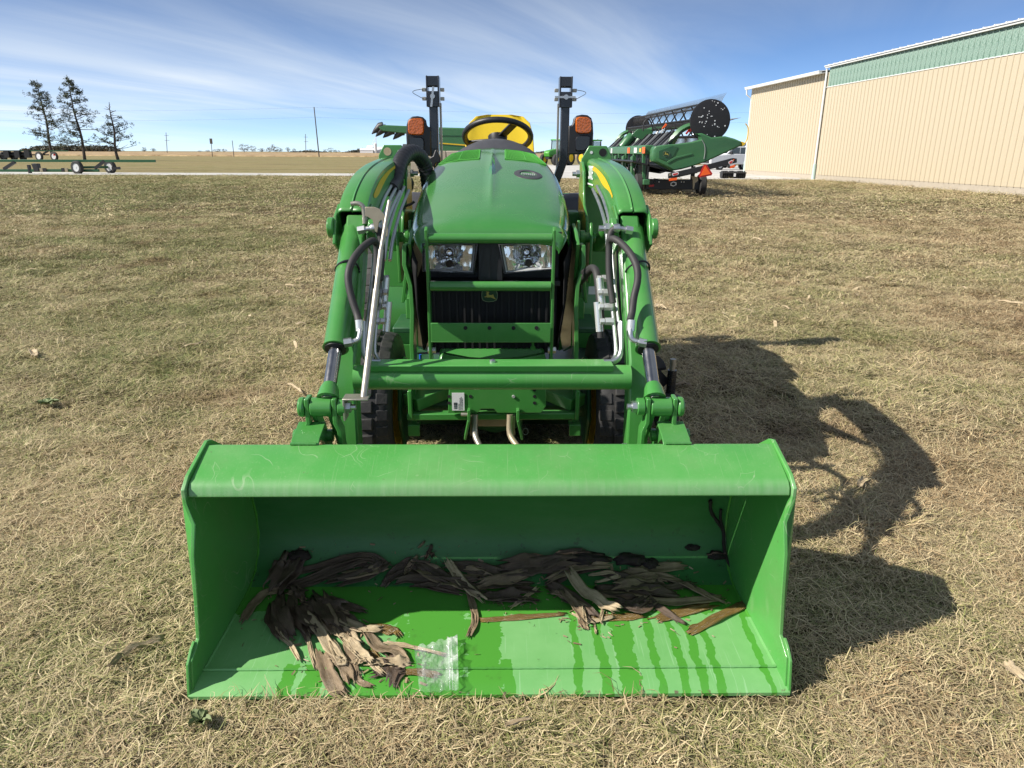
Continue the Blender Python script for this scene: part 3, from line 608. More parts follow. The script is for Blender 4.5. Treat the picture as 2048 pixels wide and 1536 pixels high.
# top box member
top = [(0.375, 0.566), (0.345, 0.592), (0.325, 0.598), (0.215, 0.556), (0.190, 0.5445), (0.179, 0.532), (0.175, 0.508), (0.20, 0.508), (0.36, 0.545)]
mb = MB(); rings = [[(s * (bhw(0.2) + 0.020), p[0], p[1]) for p in top] for s in (-1, 1)]
mb.loft(rings); mb.build('top_lip', 'bucket_paint', bucket, bevel=0.004, smooth=50)
side = [(0.012, 0.004), (0.03, 0.095), (0.085, 0.125), (0.105, 0.24), (0.122, 0.36), (0.150, 0.44), (0.168, 0.495), (0.166, 0.535), (0.20, 0.562), (0.335, 0.609), (0.36, 0.602), (0.45, 0.53), (0.52, 0.42), (0.56, 0.28), (0.562, 0.17), (0.535, 0.10), (0.47, 0.045), (0.36, 0.022), (0.1, 0.006)]
for s in (-1, 1):
    mb = MB(); rg = [[(s * (bhw(p[0]) + d + (0.022 if p[1] > .47 and p[0] < .4 else 0)), p[0], p[1]) for p in side] for d in (-0.001, 0.010)]
    mb.loft(rg); sp_ = mb.build('side_plate', 'bucket_paint', bucket, bevel=0.002)
    mb = MB(); mb.prism([(0.0, -0.003), (0.02, 0.09), (0.05, 0.115), (0.075, 0.125), (0.085, 0.05), (0.075, 0.0)], s * (bhw(0) + 0.004), s * (bhw(0) + 0.0125)); mb.build('wear_plate', 'bucket_paint', sp_, bevel=0.002)
    mb = MB(); mb.tube([(s * (bhw(p[0]) - 0.003), p[0], p[1]) for p in cr([(p[0] * 1, p[1], 0) for p in PROF], 3)], 0.005, 5); mb.build('weld_seam', 'bucket_floor', sp_)
    # hitch bracket on the bucket's back
    xc = s * 0.540
    x0, x1 = sorted((s * 0.503, s * 0.578))
    ear = [(0.335, 0.605), (0.42, 0.628), (0.50, 0.56), (0.585, 0.33), (0.565, 0.30), (0.552, 0.36), (0.51, 0.455), (0.455, 0.53), (0.40, 0.578), (0.36, 0.602)]
    for xe in (x0, x1 - 0.010):
        mb = MB(); mb.prism(ear, xe, xe + 0.010); mb.build('hitch_ear', GP, bucket, bevel=0.002)
    mb = MB(); mb.loft([[V(x, y, z) for x, y, z in ((x0 - .006 * (s > 0), y, z), (x1 + .006 * (s < 0), y, z), (x1 + .006 * (s < 0), y, z - .008), (x0 - .006 * (s > 0), y, z - .008))] for y, z in ((0.326, 0.601), (0.345, 0.612), (0.428, 0.632))]); mb.build('hitch_plate', GP, bucket, bevel=0.002)
    mb = MB(); mb.tube([(x0 + (x1 - x0) * i / 20, 0.326 + .001 * noise.noise((i * .8, 3, 0)), 0.602) for i in range(21)], 0.004, 6); mb.build('weld_seam', GP, bucket)
    mb = MB(); mb.cyl((s * 0.486, 0.455, 0.575), (s * 0.605, 0.455, 0.575), 0.020); mb.build('hitch_pin', GP, bucket, bevel=0.002)

# ---- loader arms
UP = [(0.96, 1.205), (1.05, 1.256), (1.19, 1.301), (1.34, 1.330), (1.54, 1.352), (1.75, 1.365), (1.93, 1.372)]
def arm_ring(y, z, ty, tz, x0, x1, hgt, rr=0.016):
    nx = V(0, -tz, ty)                      # up normal in the yz plane
    c = V(0, y, z); out = []
    xm = (x0 + x1) / 2
    prof_ = [(x0, -hgt), (x0, -rr), (x0 + (x1 - x0) * 0.05, -rr * 0.3), (x0 + (x1 - x0) * 0.16, 0), (xm - 0.007, 0), (xm - 0.003, 0.004), (xm, -0.004), (xm + 0.003, -0.0005), (x1 - (x1 - x0) * 0.16, 0), (x1 - (x1 - x0) * 0.05, -rr * 0.3), (x1, -rr), (x1, -hgt)]
    return [V(x, 0, 0) + c + nx * h for x, h in prof_]
def hexnut(mb, c, ax, r, l):
    mb.lathe([(r, 0), (r, l)], c, ax, 6)
def fitting(par, p0, p1, name='hose_fitting', r=0.0085, mt='zinc'):
    mb = MB(); p0, p1 = Vector(p0), Vector(p1); d = (p1 - p0).normalized()
    hexnut(mb, p0, d, r * 1.75, 0.024); mb.cyl(p0, p1, r); return mb.build(name, mt, par, smooth=35)
for s in (-1, 1):
    xi, xo = 0.436 * s, 0.540 * s
    up = cr([(0, y, z) for y, z in UP], 4); rings = []
    for i, p in enumerate(up):
        q = (up[min(i + 1, len(up) - 1)] - up[max(i - 1, 0)]).normalized(); hg = 0.098 + 0.02 * (i / len(up))
        rings.append(arm_ring(p.y, p.z, q.y, q.z, min(xi, xo), max(xi, xo), hg))
    mb = MB(); mb.loft(rings, closed=True, caps=False)
    mb.f.append(tuple(range(len(mb.v) - len(rings[0]), len(mb.v))))
    arm = mb.build('loader_arm', GP, TR, smooth=32, solid=0.006)
    arm['label'] = 'curved upper loader arm with yellow stripe and model lettering' if s > 0 else 'curved upper loader arm carrying steel oil pipes and level rod'
    # near-black plate stands in for the shade inside the open front end
    mb = MB(); mb.box(min(xi, xo) + .012, max(xi, xo) - .012, 1.10, 1.12, 1.17, 1.255); mb.build('mouth_shade', 'dark_interior', arm)
    # lower boom
    b0, b1 = V(s * 0.476, 0.668, 0.70), V(s * 0.476, 1.00, 1.165)
    mb = MB(); rg = [[V(s * .476 + a * .033, y + b_ * .036, z - b_ * .03) for a, b_ in ((-1, -1), (1, -1), (1, 1), (-1, 1))] for y, z in ((0.632, 0.22), (0.648, 0.60), (0.675, 0.73), (1.00, 1.165))]; mb.loft(rg); mb.build('lower_boom', GP, arm, bevel=0.008)
    mb = MB(); dd = (b1 - b0).normalized(); nn = V(0, -dd.z, dd.y)
    if nn.y > 0: nn = -nn
    mb.tube([V(s * .508, .603, .35), V(s * .508, .616, .62), V(s * .508, .645, .765), V(s * .508, .80, .97)], 0.006, 6); mb.build('weld_seam', GP, arm)
    # knee gusset plates and pin
    for xx in (xi, xo):
        mb = MB(); mb.prism([(0.90, 1.10), (0.945, 1.19), (1.02, 1.225), (1.12, 1.20), (1.10, 1.10), (1.0, 1.05)], xx - s * 0.001, xx + (0.010 if xx == xo else -0.010) * s); mb.build('knee_plate', GP, arm, bevel=0.003)
    mb = MB(); mb.cyl((xo + s * 0.008, 0.945, 1.150), (xo + s * 0.030, 0.945, 1.150), 0.035, n=24); mb.build('pin_boss', GP, arm, bevel=0.004)
    mb = MB(); mb.cyl((xi - s * 0.008, 0.945, 1.150), (xi - s * 0.030, 0.945, 1.150), 0.036, n=24); mb.build('pin_boss', GP, arm, bevel=0.004)
    mb = MB(); hexnut(mb, (xi - s * 0.030, 0.945, 1.150), (-s, 0, 0), 0.020, 0.018); mb.cyl((xi - s * .03, 0.945, 1.15), (xi - s * .068, 0.945, 1.15), 0.010); mb.build('pin_bolt', 'zinc', arm, smooth=35)
    # bucket cylinder
    ct, cb, ce = V(s * 0.490, 0.985, 1.152), V(s * 0.488, 0.578, 0.818), V(s * 0.488, 0.432, 0.698)
    cd = (cb - ct).normalized()
    mb = MB(); mb.tube([ct - cd * 0.03, ct, ct + cd * .02, cb - cd * 0.004, cb, cb + cd * 0.001, cb + cd * .001], [0.020, 0.028, 0.037, 0.0375, 0.041, 0.040, 0.030], 24); cy = mb.build('bucket_cylinder', GP, TR, smooth=45)
    mb = MB(); mb.tube([cb - cd * .0, cb + cd * 0.006], [0.033, 0.033], 24); mb.build('rod_seal', 'black_plastic', cy)
    mb = MB(); mb.cyl(cb, ce, 0.0205, n=20); mb.build('piston_rod', 'chrome_rod', cy)
    mb = MB(); mb.tube([ce - cd * 0.055, ce - cd * .04, ce - cd * .005], [0.0215, 0.028, 0.034], 16); mb.build('rod_eye', GP, cy)
    # hose ports and hoses
    def mp_(px, py, ly): return L(px if s < 0 else 1981 - px, py, ly)
    for a_, b_ in (((716, 461, 0.90), (745, 456, 0.90)), ((688, 686, 0.565), (708, 683, 0.57))):
        fitting(cy, mp_(*a_), mp_(*b_))
    mb = MB(); mb.tube(cr([mp_(708, 683, .57), mp_(717, 678, .575), mp_(720, 668, .58), mp_(720, 655, .59)], 5), 0.0085, 10); mb.build('elbow', 'zinc', cy)
    mb = MB(); mb.tube([mp_(720, 662, .59), mp_(718, 640, .60)], [0.0125, 0.0125], 12); mb.build('hose_ferrule', 'fitting_white', cy)
    HP = [(718, 645, .60), (714, 628, .62), (704, 598, .64), (697, 566, .66), (698, 540, .68), (709, 515, .72), (727, 493, .78), (744, 482, .82), (752, 487, .85), (754, 510, .85), (753, 560, .83), (752, 610, .80)]
    if s > 0: HP = [(px + (3 if py > 600 else 9), py - 4, ly) for px, py, ly in HP]
    mb = MB(); mb.tube(cr([mp_(*p) for p in HP], 6), 0.0118, 10); mb.build('hydraulic_hose', 'hose_rubber', cy)
    mb = MB(); mb.lathe([(0.013, -.006), (0.0155, 0), (0.013, 0.016)], mp_(745, 456, .90), (-s, 0, 0), 12); mb.build('elbow', 'zinc', cy)
    mb = MB(); mb.tube(cr([mp_(748, 456, .90), mp_(757, 462, .905), mp_(762, 480, .90), mp_(763, 520, .88), mp_(760, 560, .85)], 6), 0.0118, 10); mb.build('hydraulic_hose', 'hose_rubber', cy)
    mb = MB(); zt2 = ct.lerp(cb, 0.385); ring_ = []
    u_ = V(1, 0, 0); w_ = cd.cross(u_)
    mb.tube([zt2 + (u_ * math.cos(a * math.pi / 14) + w_ * math.sin(a * math.pi / 14)) * 0.040 + V(0, 0, 0.006 * math.sin(a * .4)) for a in range(29)], 0.0035, 6); mb.build('zip_tie', 'black_plastic', cy)
    # linkage at the rod end
    z = 0.677; y = 0.430
    lk = empty('bucket_linkage'); lk.parent = TR
    mb = MB(); mb.cyl((s * 0.474, y, z), (s * 0.537, y, z), 0.029, n=24); mb.build('bushing', GP, lk, bevel=0.003)
    mb = MB(); mb.cyl((s * 0.5535, y, z), (s * 0.574, y, z), 0.030, n=24); mb.build('pin_head', GP, lk, bevel=0.006)
    mb = MB(); mb.cyl((s * 0.456, y, z), (s * 0.434, y, z), 0.027, n=18); mb.build('pin_collar', GP, lk, bevel=0.002)
    mb = MB(); hexnut(mb, (s * 0.434, y, z), (-s, 0, 0), 0.018, 0.014); mb.cyl((s * .434, y, z), (s * .405, y, z), 0.009); mb.build('pin_bolt', 'zinc', lk, smooth=35)
    for xa, xb in ((0.545, 0.566), (0.465, 0.455)):
        mb = MB(); P = [V(s * xa, y, z + 0.032), V(s * xa, y, z - 0.045), V(s * xb, y + .002, z - 0.072), V(s * xb, y + 0.012, 0.50)]
        rg = [[p + V(dx, dy, 0) for dx, dy in ((-.0070, -.024), (.0070, -.024), (.0070, .024), (-.0070, .024))] for p in P]; mb.loft(rg); mb.build('front_link', GP, lk, bevel=0.003)
    for xa in (0.529, 0.482):
        mb = MB(); mb.bar((s * xa, y, z), (s * xa, 0.64, 0.38), 0.013, 0.05); mb.build('rear_link', GP, lk, bevel=0.003)
    mb = MB(); hexnut(mb, (s * 0.430, 0.52, 0.50), (-s, 0, 0), 0.019, 0.016); mb.cyl((s * .44, .52, .50), (s * .385, 0.52, .50), 0.010); mb.build('pivot_bolt', 'zinc', lk, smooth=35)
    # hydraulic pipes down the boom's inner face
    for k in range(3 if s < 0 else 2):
        xk = s * (0.428 - 0.017 * k)
        pts = cr([V(xk, 1.50, 1.268 - .012 * k), V(xk, 1.25, 1.215 - .012 * k), V(xk, 1.06, 1.13), V(xk, 0.96, 1.00), V(xk, 0.74, 0.80), V(s * (0.424 - .02 * k), 0.70, 0.755), V(s * (0.39 - .015 * k), 0.665, 0.742), V(s * 0.35, 0.655, 0.742)], 5)
        mb = MB(); mb.tube(pts, 0.0065, 8); mb.build('oil_pipe', 'zinc', arm)
    for k in range(4):
        f_ = 0.18 + 0.19 * k; p = V(s * 0.415, 0.96, 1.02).lerp(V(s * 0.415, 0.74, 0.80), f_)
        mb = MB(); hexnut(mb, p + V(-s * .005, -.004, 0), (-s, 0, 0), 0.013, 0.028); hexnut(mb, p + V(-s * .036, -.004, 0), (-s, 0, 0), 0.011, 0.014); mb.build('pipe_nut', 'zinc' if s < 0 else 'fitting_white', arm, smooth=35)
    for k in range(2):
        p = V(s * (0.372 - .012 * k), 0.90 - .05 * k, 0.985 - .075 * k)
        mb = MB(); mb.tube([p, p + V(s * 0.010, -0.02, -0.10)], [0.013, 0.013], 10); mb.build('hose_ferrule', 'fitting_white', arm)
# level rod with hook plate on one arm
arm_l = [o for o in TR.children if o.name.startswith('loader_arm')][0]
ra, rb, rm = L(727, 799, 0.43), L(762, 500, 0.72), L(779, 402, 0.82)
mb = MB(); mb.cyl(ra, ra.lerp(rb, 0.72), 0.0105); mb.cyl(ra.lerp(rb, .70), rb, 0.0085); mb.build('level_rod', 'dull_steel', arm_l)
mb = MB(); mb.cyl(rb, rm, 0.0065); mb.build('indicator_rod', 'dull_steel', arm_l)
mb = MB(); q = L(692, 799, 0.43); mb.bar(q + V(-.003, 0, -0.06), q + V(-.003, 0, 0.008), 0.006, 0.05); mb.box(q.x - .006, ra.x + .018, .405, .455, q.z + .004, q.z + .010); mb.build('rod_bracket', 'dull_steel', arm_l, bevel=0.002)
mb = MB(); pts = cr([L(702, 408, 0.93), L(716, 407, 0.93), L(726, 414, 0.93), L(729, 428, 0.93), L(730, 447, 0.93)], 5); mb.tube(pts, 0.0085, 10); mb.build('rod_hook', 'dull_steel', arm_l)
mb = MB(); poly = [L(*q, 0.86) for q in ((730, 414), (748, 414), (759, 418), (768, 428), (774, 445), (776, 462), (775, 472), (768, 476), (765, 470), (765, 442), (762, 440), (758, 444), (754, 466), (750, 462), (745, 440), (736, 434), (730, 432))]
mb.add([p for p in poly] + [p + V(0, 0.006, 0) for p in poly], [tuple(range(len(poly))), tuple(range(2 * len(poly) - 1, len(poly) - 1, -1))] + [(i, (i + 1) % len(poly), (i + 1) % len(poly) + len(poly), i + len(poly)) for i in range(len(poly))])
mb.build('hook_plate', 'beige_plate', arm_l, bevel=0.001)
# yellow stripe decals and model lettering on the arms' inner faces
for s in (-1, 1):
    par = [o for o in TR.children if o.name.startswith('loader_arm')][0 if s < 0 else 1]
    up = cr([(0, y, z) for y, z in UP], 4)[5:-5]; x = s * (0.436 - 0.0045)
    mb = MB(); P = []
    for i, p in enumerate(up):
        f_ = i / (len(up) - 1); w = 0.010 + 0.026 * (math.sin(math.pi * min(1, f_ * 1.25) * .8) ** 2 if s > 0 else math.sin(math.pi * f_ ** .5) ** 2)
        P.append([V(x, p.y, p.z - 0.016), V(x, p.y + .01, p.z - 0.016 - w)])
    mb.grid(P); mb.build('stripe_decal', 'yellow_paint', par)
    if s > 0:
        M4 = Matrix.Translation((x - .0006, 1.70, 1.305)) @ Matrix(((0, 0, -1, 0), (1, 0, 0, 0), (0, 1, 0, 0), (0, 0, 0, 1)))
        M4 = Matrix.Translation((x - .001, 1.76, 1.312)) @ Matrix.Rotation(R(-90), 4, 'Z') @ Matrix.Rotation(R(90), 4, 'X')
        text_mesh('300E', 'model_lettering', 'white_label', 0.085, M4, par)
        mb = MB(); mb.box(x - .0014, x - .0004, 1.66, 1.86, 1.262, 1.268); mb.build('lettering_underline', 'white_label', par)
# ---- cross tube
mb = MB(); mb.cyl((-0.445, 0.625, 0.708), (0.445, 0.625, 0.708), 0.040, n=28); ctube = mb.build('cross_tube', 'bucket_paint', TR)
mb = MB(); mb.add([(-0.40, 0.588, 0.738), (0.385, 0.588, 0.738), (0.385, 0.582, 0.759), (-0.40, 0.582, 0.759), (-0.40, 0.592, 0.738), (0.385, 0.592, 0.738), (0.385, 0.586, 0.759), (-0.40, 0.586, 0.759)], [(0, 1, 2, 3), (7, 6, 5, 4), (0, 4, 5, 1), (1, 5, 6, 2), (2, 6, 7, 3), (3, 7, 4, 0)])
mb.box(-0.40, 0.385, 0.5845, 0.660, 0.7525, 0.7592)
mb.build('pipe_cover', 'bucket_paint', ctube, bevel=0.002)
mb = MB(); mb.lathe([(0.010, 0), (0.010, 0.006), (0.004, 0.010)], (0.0, 0.625, 0.759), (0, 0, 1), 12); mb.build('cover_bolt', 'zinc', ctube)
for s in (-1, 1):
    for k in range(2):
        mb = MB(); mb.tube(cr([(s * 0.36, 0.64, 0.757), (s * 0.395, 0.645, 0.760), (s * 0.418, 0.66, 0.785), (s * 0.424, 0.72, 0.87)], 5), 0.007, 8); mb.build('oil_pipe', 'zinc', ctube); break

# ---- hood
ST = [(1.198, .255, 1.070), (1.205, .272, 1.100), (1.222, .284, 1.124), (1.26, .296, 1.147), (1.33, .307, 1.174), (1.45, .315, 1.211), (1.61, .319, 1.258), (1.78, .316, 1.304), (1.95, .302, 1.350), (2.07, .284, 1.379), (2.16, .265, 1.398), (2.26, .246, 1.416)]
HS = [(1.0, -.125), (1.0, -.115), (0.998, -.100), (0.985, -.085), (0.955, -.060), (0.91, -.041), (.85, -.029), (.70, -.017), (.50, -.0085), (.30, -.0035), (.13, -.001), (.04, -.0003), (.022, .0035), (0, .005)]
rings = []
fy = cr([(y, w, z) for y, w, z in ST], 3)
for q in fy:
    y, w, z = q; k = min(1.0, max(0.35, (y - 1.19) / 0.10)); rid = max(0.0, min(1.0, (y - 1.36) / 0.2)) * (1 if y < 2.16 else 0.6)
    half = [(f_ * w, z + (dz * k if dz < 0 else dz * rid)) for f_, dz in HS]
    pts = [(-x, y, zz) for x, zz in half] + [(x, y, zz) for x, zz in half[-2::-1]]
    rings.append(pts)
mb = MB(); mb.loft(rings, closed=False, caps=False); hood = mb.build('hood', 'hood_paint', TR, smooth=50, solid=0.008)
hood.location.x = -0.014; hood.scale.x = 1.03
hood['label'] = 'rounded green hood with centre spine and small oval vent'
def hood_z(x, y):
    for i in range(len(fy) - 1):
        if fy[i].x <= y <= fy[i + 1].x:
            t_ = (y - fy[i].x) / (fy[i + 1].x - fy[i].x); w = fy[i].y + (fy[i + 1].y - fy[i].y) * t_; z = fy[i].z + (fy[i + 1].z - fy[i].z) * t_
            f_ = abs(x) / w
            for a, b_ in zip(HS[:-2], HS[1:-2]):
                if b_[0] <= f_ <= a[0]: return z + b_[1] + (a[1] - b_[1]) * (f_ - b_[0]) / (a[0] - b_[0] + 1e-9)
            return z
    return 1.41
# raised tip in front of the centre spine
mb = MB(); mb.add([(0, 1.73, hood_z(0, 1.73) + .003), (-.017, 1.80, hood_z(0, 1.80) + .003), (.017, 1.80, hood_z(0, 1.80) + .003), (0, 1.86, hood_z(0, 1.86) + .046), (-.010, 2.13, hood_z(0, 2.13) + .002), (.010, 2.13, hood_z(0, 2.13) + .002), (0, 2.13, hood_z(0, 2.13) + .008)],
                  [(0, 1, 3), (0, 3, 2), (1, 4, 6, 3), (3, 6, 5, 2), (0, 2, 5, 4, 1), (4, 5, 6)]); mb.build('spine_tip', 'hood_paint', hood)
# mesh vents at the rear of the hood
for s in (-1, 1):
    def vz(u, v, dz=0.003):
        y = 2.02 + 0.19 * v; x0 = 0.062; x1 = 0.250 - 0.050 * v
        x = s * (x0 + (x1 - x0) * u); return V(x, y, hood_z(x, y) + dz)
    mb = MB(); mb.grid([[vz(i / 8, j / 6, 0.0065) for j in range(7)] for i in range(9)]); vent = mb.build('hood_vent', 'emblem_green', hood, smooth=60)
    mb = MB()
    for i in range(1, 24): mb.tube([vz(i / 24, j / 6, 0.0075) for j in range(7)], 0.0017, 4)
    for j in range(1, 12): mb.tube([vz(i / 8, j / 12, 0.0075) for i in range(9)], 0.0017, 4)
    g_ = mb.build('vent_mesh', 'bright_green', vent); g_['kind'] = 'stuff'
    mb = MB(); mb.tube([vz(0, 0, .005), vz(.5, 0, .006), vz(1, 0, .006), vz(1, .5, .006), vz(1, 1, .006), vz(.5, 1, .006), vz(0, 1, .006), vz(0, 0, .005)], 0.005, 6)
    mb.tube([vz(.5, 0, .007), vz(.55, .5, .007), vz(.6, 1, .007)], 0.003, 5); mb.build('vent_frame', 'bright_green', vent)
# oval outlet
oc = (0.160, 1.80)
def op(a, r, dz):
    x = oc[0] + math.cos(a) * 0.057 * r; y = oc[1] + math.sin(a) * 0.060 * r; return V(x, y, hood_z(x, y) + dz)
mb = MB(); mb.loft([[op(2 * math.pi * k / 32, r, d) for k in range(32)] for r, d in ((1.12, -.002), (1.1, .006), (0.9, .008), (.68, .008), (0.62, -.006))], caps=False); ov = mb.build('oval_outlet', 'grey_plastic', hood, smooth=60)
mb = MB(); mb.loft([[op(2 * math.pi * k / 32, r, .001) for k in range(32)] for r in (0.66, 0.02)], caps=True); mb.build('outlet_cavity', 'dark_interior', ov)
for k in range(7):
    xx = -0.55 + k * 0.183; h_ = math.sqrt(max(0, .62 ** 2 - xx ** 2)) * 0.052
    x = oc[0] + xx * .05; mb = MB(); mb.bar((x, oc[1] - h_, hood_z(x, oc[1]) + .005), (x, oc[1] + h_, hood_z(x, oc[1]) + .008), 0.0042, 0.005); mb.build('outlet_slat', 'fitting_white', ov)
# black trim down the hood's sides and the engine side panels
for s in (-1, 1):
    mb = MB(); P = []
    for y, w, z in [(q.x, q.y, q.z) for q in fy[3:-3]]:
        P.append([V(s * (w + .004), y, z - .105 if y < 2 else z - .10), V(s * (w + .008), y, z - .16), V(s * (w * 0.5 + 0.5 * .29) , y, z - .30), V(s * 0.262, y, 0.64)])
    mb.grid(P); mb.build('side_panel', 'black_matte', hood, smooth=60, solid=0.006)
# ---- front face
mb = MB(); mb.box(-0.262, 0.262, 1.300, 1.312, 0.90, 1.10); fascia = mb.build('front_fascia', 'black_plastic', TR, bevel=0.003)
for nm_, x0_, x1_, z0_, z1_ in (('fascia_centre', -0.062, 0.034, 0.92, 1.075), ('fascia_sill', -0.262, 0.262, 0.898, 0.9195), ('fascia_brow', -0.262, 0.262, 1.0755, 1.11)):
    mb = MB(); mb.box(x0_, x1_, 1.214, 1.2995, z0_, z1_); mb.build(nm_, 'black_plastic', fascia, bevel=0.003)
mb = MB(); mb.box(-0.252, 0.252, 1.255, 1.275, 0.615, 0.905); grille = mb.build('grille', 'dark_interior', TR)
for k in range(17):
    x = -0.24 + k * 0.03; mb = MB(); mb.box(x - .004, x + .004, 1.243, 1.2545, 0.62, 0.90); mb.build('slat', 'dark_interior', grille)
for s in (-1, 1):
    qd = [(849, 489), (951, 489), (945, 545), (849, 541)] if s < 0 else [(1002, 491), (1106, 485), (1106, 537), (1012, 545)]
    C = [L(px, py, 1.199) for px, py in qd]; ctr = sum(C, V(0, 0, 0)) / 4
    lamp = empty('headlight'); lamp.parent = TR
    def ringq(k, dy): return [ctr + (c - ctr) * k + V(0, dy, 0) for c in C]
    mb = MB(); mb.loft([ringq(1.10, .022), ringq(1.10, -.004), ringq(1.03, -.006), ringq(1.0, .02)], caps=False); mb.build('bezel', 'black_paint', lamp, bevel=0.002)
    mb = MB(); mb.loft([ringq(1.0, .004), ringq(0.86, .026)], caps=False); mb.build('inner_frame', 'rim_grey', lamp)
    W, Hh = (C[1] - C[0]).length, (C[0] - C[3]).length
    mb = MB(); nu, nv = 24, 18; P = []
    for i in range(nu + 1):
        row_ = []
        for j in range(nv + 1):
            a, b_ = i / nu, j / nv; p = (C[0].lerp(C[1], a)).lerp(C[3].lerp(C[2], a), b_); p = ctr + (p - ctr) * 0.90
            u1 = (a - .48) * W / Hh; d1 = math.hypot(u1, b_ - .34); d2 = math.hypot(u1 * .8, b_ - 1.0)
            dep = 0.010 + 0.050 * math.sqrt(max(0, 1 - (d1 / .55) ** 2)) + 0.022 * math.sqrt(max(0, 1 - (d2 / .45) ** 2)) + (0.0016 if int(a * 12) % 2 else 0)
            row_.append(p + V(0, min(dep, .075), 0))
        P.append(row_)
    mb.grid(P); mb.build('reflector', 'mirror', lamp, smooth=30)
    bc = (C[0].lerp(C[1], .48)).lerp(C[3].lerp(C[2], .48), .34)
    mb = MB(); mb.lathe([(.016, .05), (.016, .022), (.0135, .018), (.011, .022), (.0105, .05)], bc, (0, 1, 0), 18, True); mb.build('bulb_shield', 'chrome_rod', lamp)
    bc2 = (C[0].lerp(C[1], .50)).lerp(C[3].lerp(C[2], .50), .76)
    mb = MB(); mb.lathe([(.014, .050), (.014, .028), (.006, .022)], bc2, (0, 1, 0), 14); mb.build('bulb', 'dark_interior', lamp)
    mb = MB(); mb.add(ringq(0.995, .001), [(0, 1, 2, 3)]); mb.build('lens', 'clear_lens', lamp)
# small latch between the headlights
mb = MB(); q0 = [L(px, py, 1.207) for px, py in ((970, 494), (981, 494), (979, 556), (961, 552))]; mb.add(q0, [(0, 1, 2, 3)]); mb.build('fascia_strip', 'black_plastic', fascia)
# emblem
def poly_part(pts2, z_off, name, mt, par, y, th=0.002, conv=None):
    P = [conv(*p) for p in pts2]; n_ = len(P); mb = MB()
    mb.add([p + V(0, z_off, 0) for p in P] + [p + V(0, z_off + th, 0) for p in P], [tuple(range(n_)), tuple(range(2 * n_ - 1, n_ - 1, -1))] + [(i, (i + 1) % n_, (i + 1) % n_ + n_, i + n_) for i in range(n_)])
    return mb.build(name, mt, par, smooth=0)
EMB = [(660, 585), (780, 545), (940, 525), (1090, 545), (1200, 580), (1240, 670), (1258, 770), (1245, 880), (1215, 970), (1090, 1020), (930, 1037), (790, 1020), (690, 985), (645, 880), (630, 770), (640, 670)]
DEER = [(792, 702), (832, 676), (850, 655), (885, 640), (955, 655), (905, 680), (908, 735), (932, 768), (1050, 766), (1066, 728), (1096, 772), (1112, 832), (1142, 878), (1198, 938), (1105, 902), (1040, 878), (980, 852), (880, 858), (800, 842), (762, 846), (852, 922), (735, 832), (790, 812), (826, 805), (824, 760), (836, 705)]
ANT = [[(870, 650), (858, 612), (820, 575), (850, 590), (872, 630)], [(878, 648), (905, 612), (880, 562), (918, 610), (892, 650)], [(862, 640), (815, 632), (775, 600), (820, 620), (865, 630)]]
def emblem(par, conv, y, deep=True):
    e = poly_part(EMB, 0.0, 'emblem', 'emblem_rim', par, y, 0.004, conv)
    cx_, cy_ = 940, 780
    poly_part([(cx_ + (a - cx_) * .93, cy_ + (b_ - cy_) * .925) for a, b_ in EMB], -0.0012, 'emblem_field', 'emblem_green', e, y, 0.001, conv)
    poly_part(DEER, -0.0026, 'emblem_deer', 'emblem_yellow', e, y, 0.001, conv)
    for a in ANT: poly_part(a, -0.0026, 'emblem_antler', 'emblem_yellow', e, y, 0.001, conv)
emblem(grille, lambda a, b_: L(930 + a / 19.2, 550 + b_ / 19.2, 1.236), 1.236)

# ---- grille guard
guard = empty('grille_guard'); guard.parent = TR
for s in (-1, 1):
    x = 0.236 * s - 0.012; mb = MB(); mb.prism([(1.085, 1.128), (1.10, 1.140), (1.125, 1.128), (1.15, 0.95), (1.17, 0.60), (1.115, 0.57), (1.10, 0.62), (1.10, 0.9)], x - .0055, x + .0055); mb.build('guard_side', GP, guard, bevel=0.002)
    for zz in (0.66,):
        mb = MB(); hexnut(mb, (x - .012, 1.135, zz), (1, 0, 0), 0.014, 0.03); mb.build('guard_bolt', 'zinc', guard, smooth=35)
for zz, rr in ((1.097, .0185), (0.918, .0185)):
    mb = MB(); mb.cyl((-0.240, 1.105, zz), (0.216, 1.105, zz), rr, n=20); mb.build('guard_bar', GP, guard)
z0, z1 = L(980, 690, 1.09).z, L(980, 646, 1.09).z
mb = MB(); mb.box(-0.242, 0.218, 1.088, 1.094, z0 + .014, z1); mb.box(-0.242, 0.218, 1.088, 1.15, z0 + .010, z0 + .016); ch_ = mb.build('guard_channel', GP, guard, bevel=0.002)
for px in (931, 979, 1027, 1073):
    c = L(px, 656, 1.087); mb = MB(); mb.cyl((c.x, 1.0865, c.z), (c.x, 1.0885, c.z), 0.0078, n=16); mb.build('bolt_hole', 'dark_interior', ch_)  # dark disc on the face, painting the shade of an open hole
mb = MB(); c = L(1066, 676, 1.13); mb.bar(c + V(0, 0, .005), c - V(0, 0, .035), 0.010, 0.004); mb.lathe([(0.010, -.002), (0.010, .002)], c - V(0, 0, .04), (0, 1, 0), 14); mb.build('guard_tab', GP, guard)

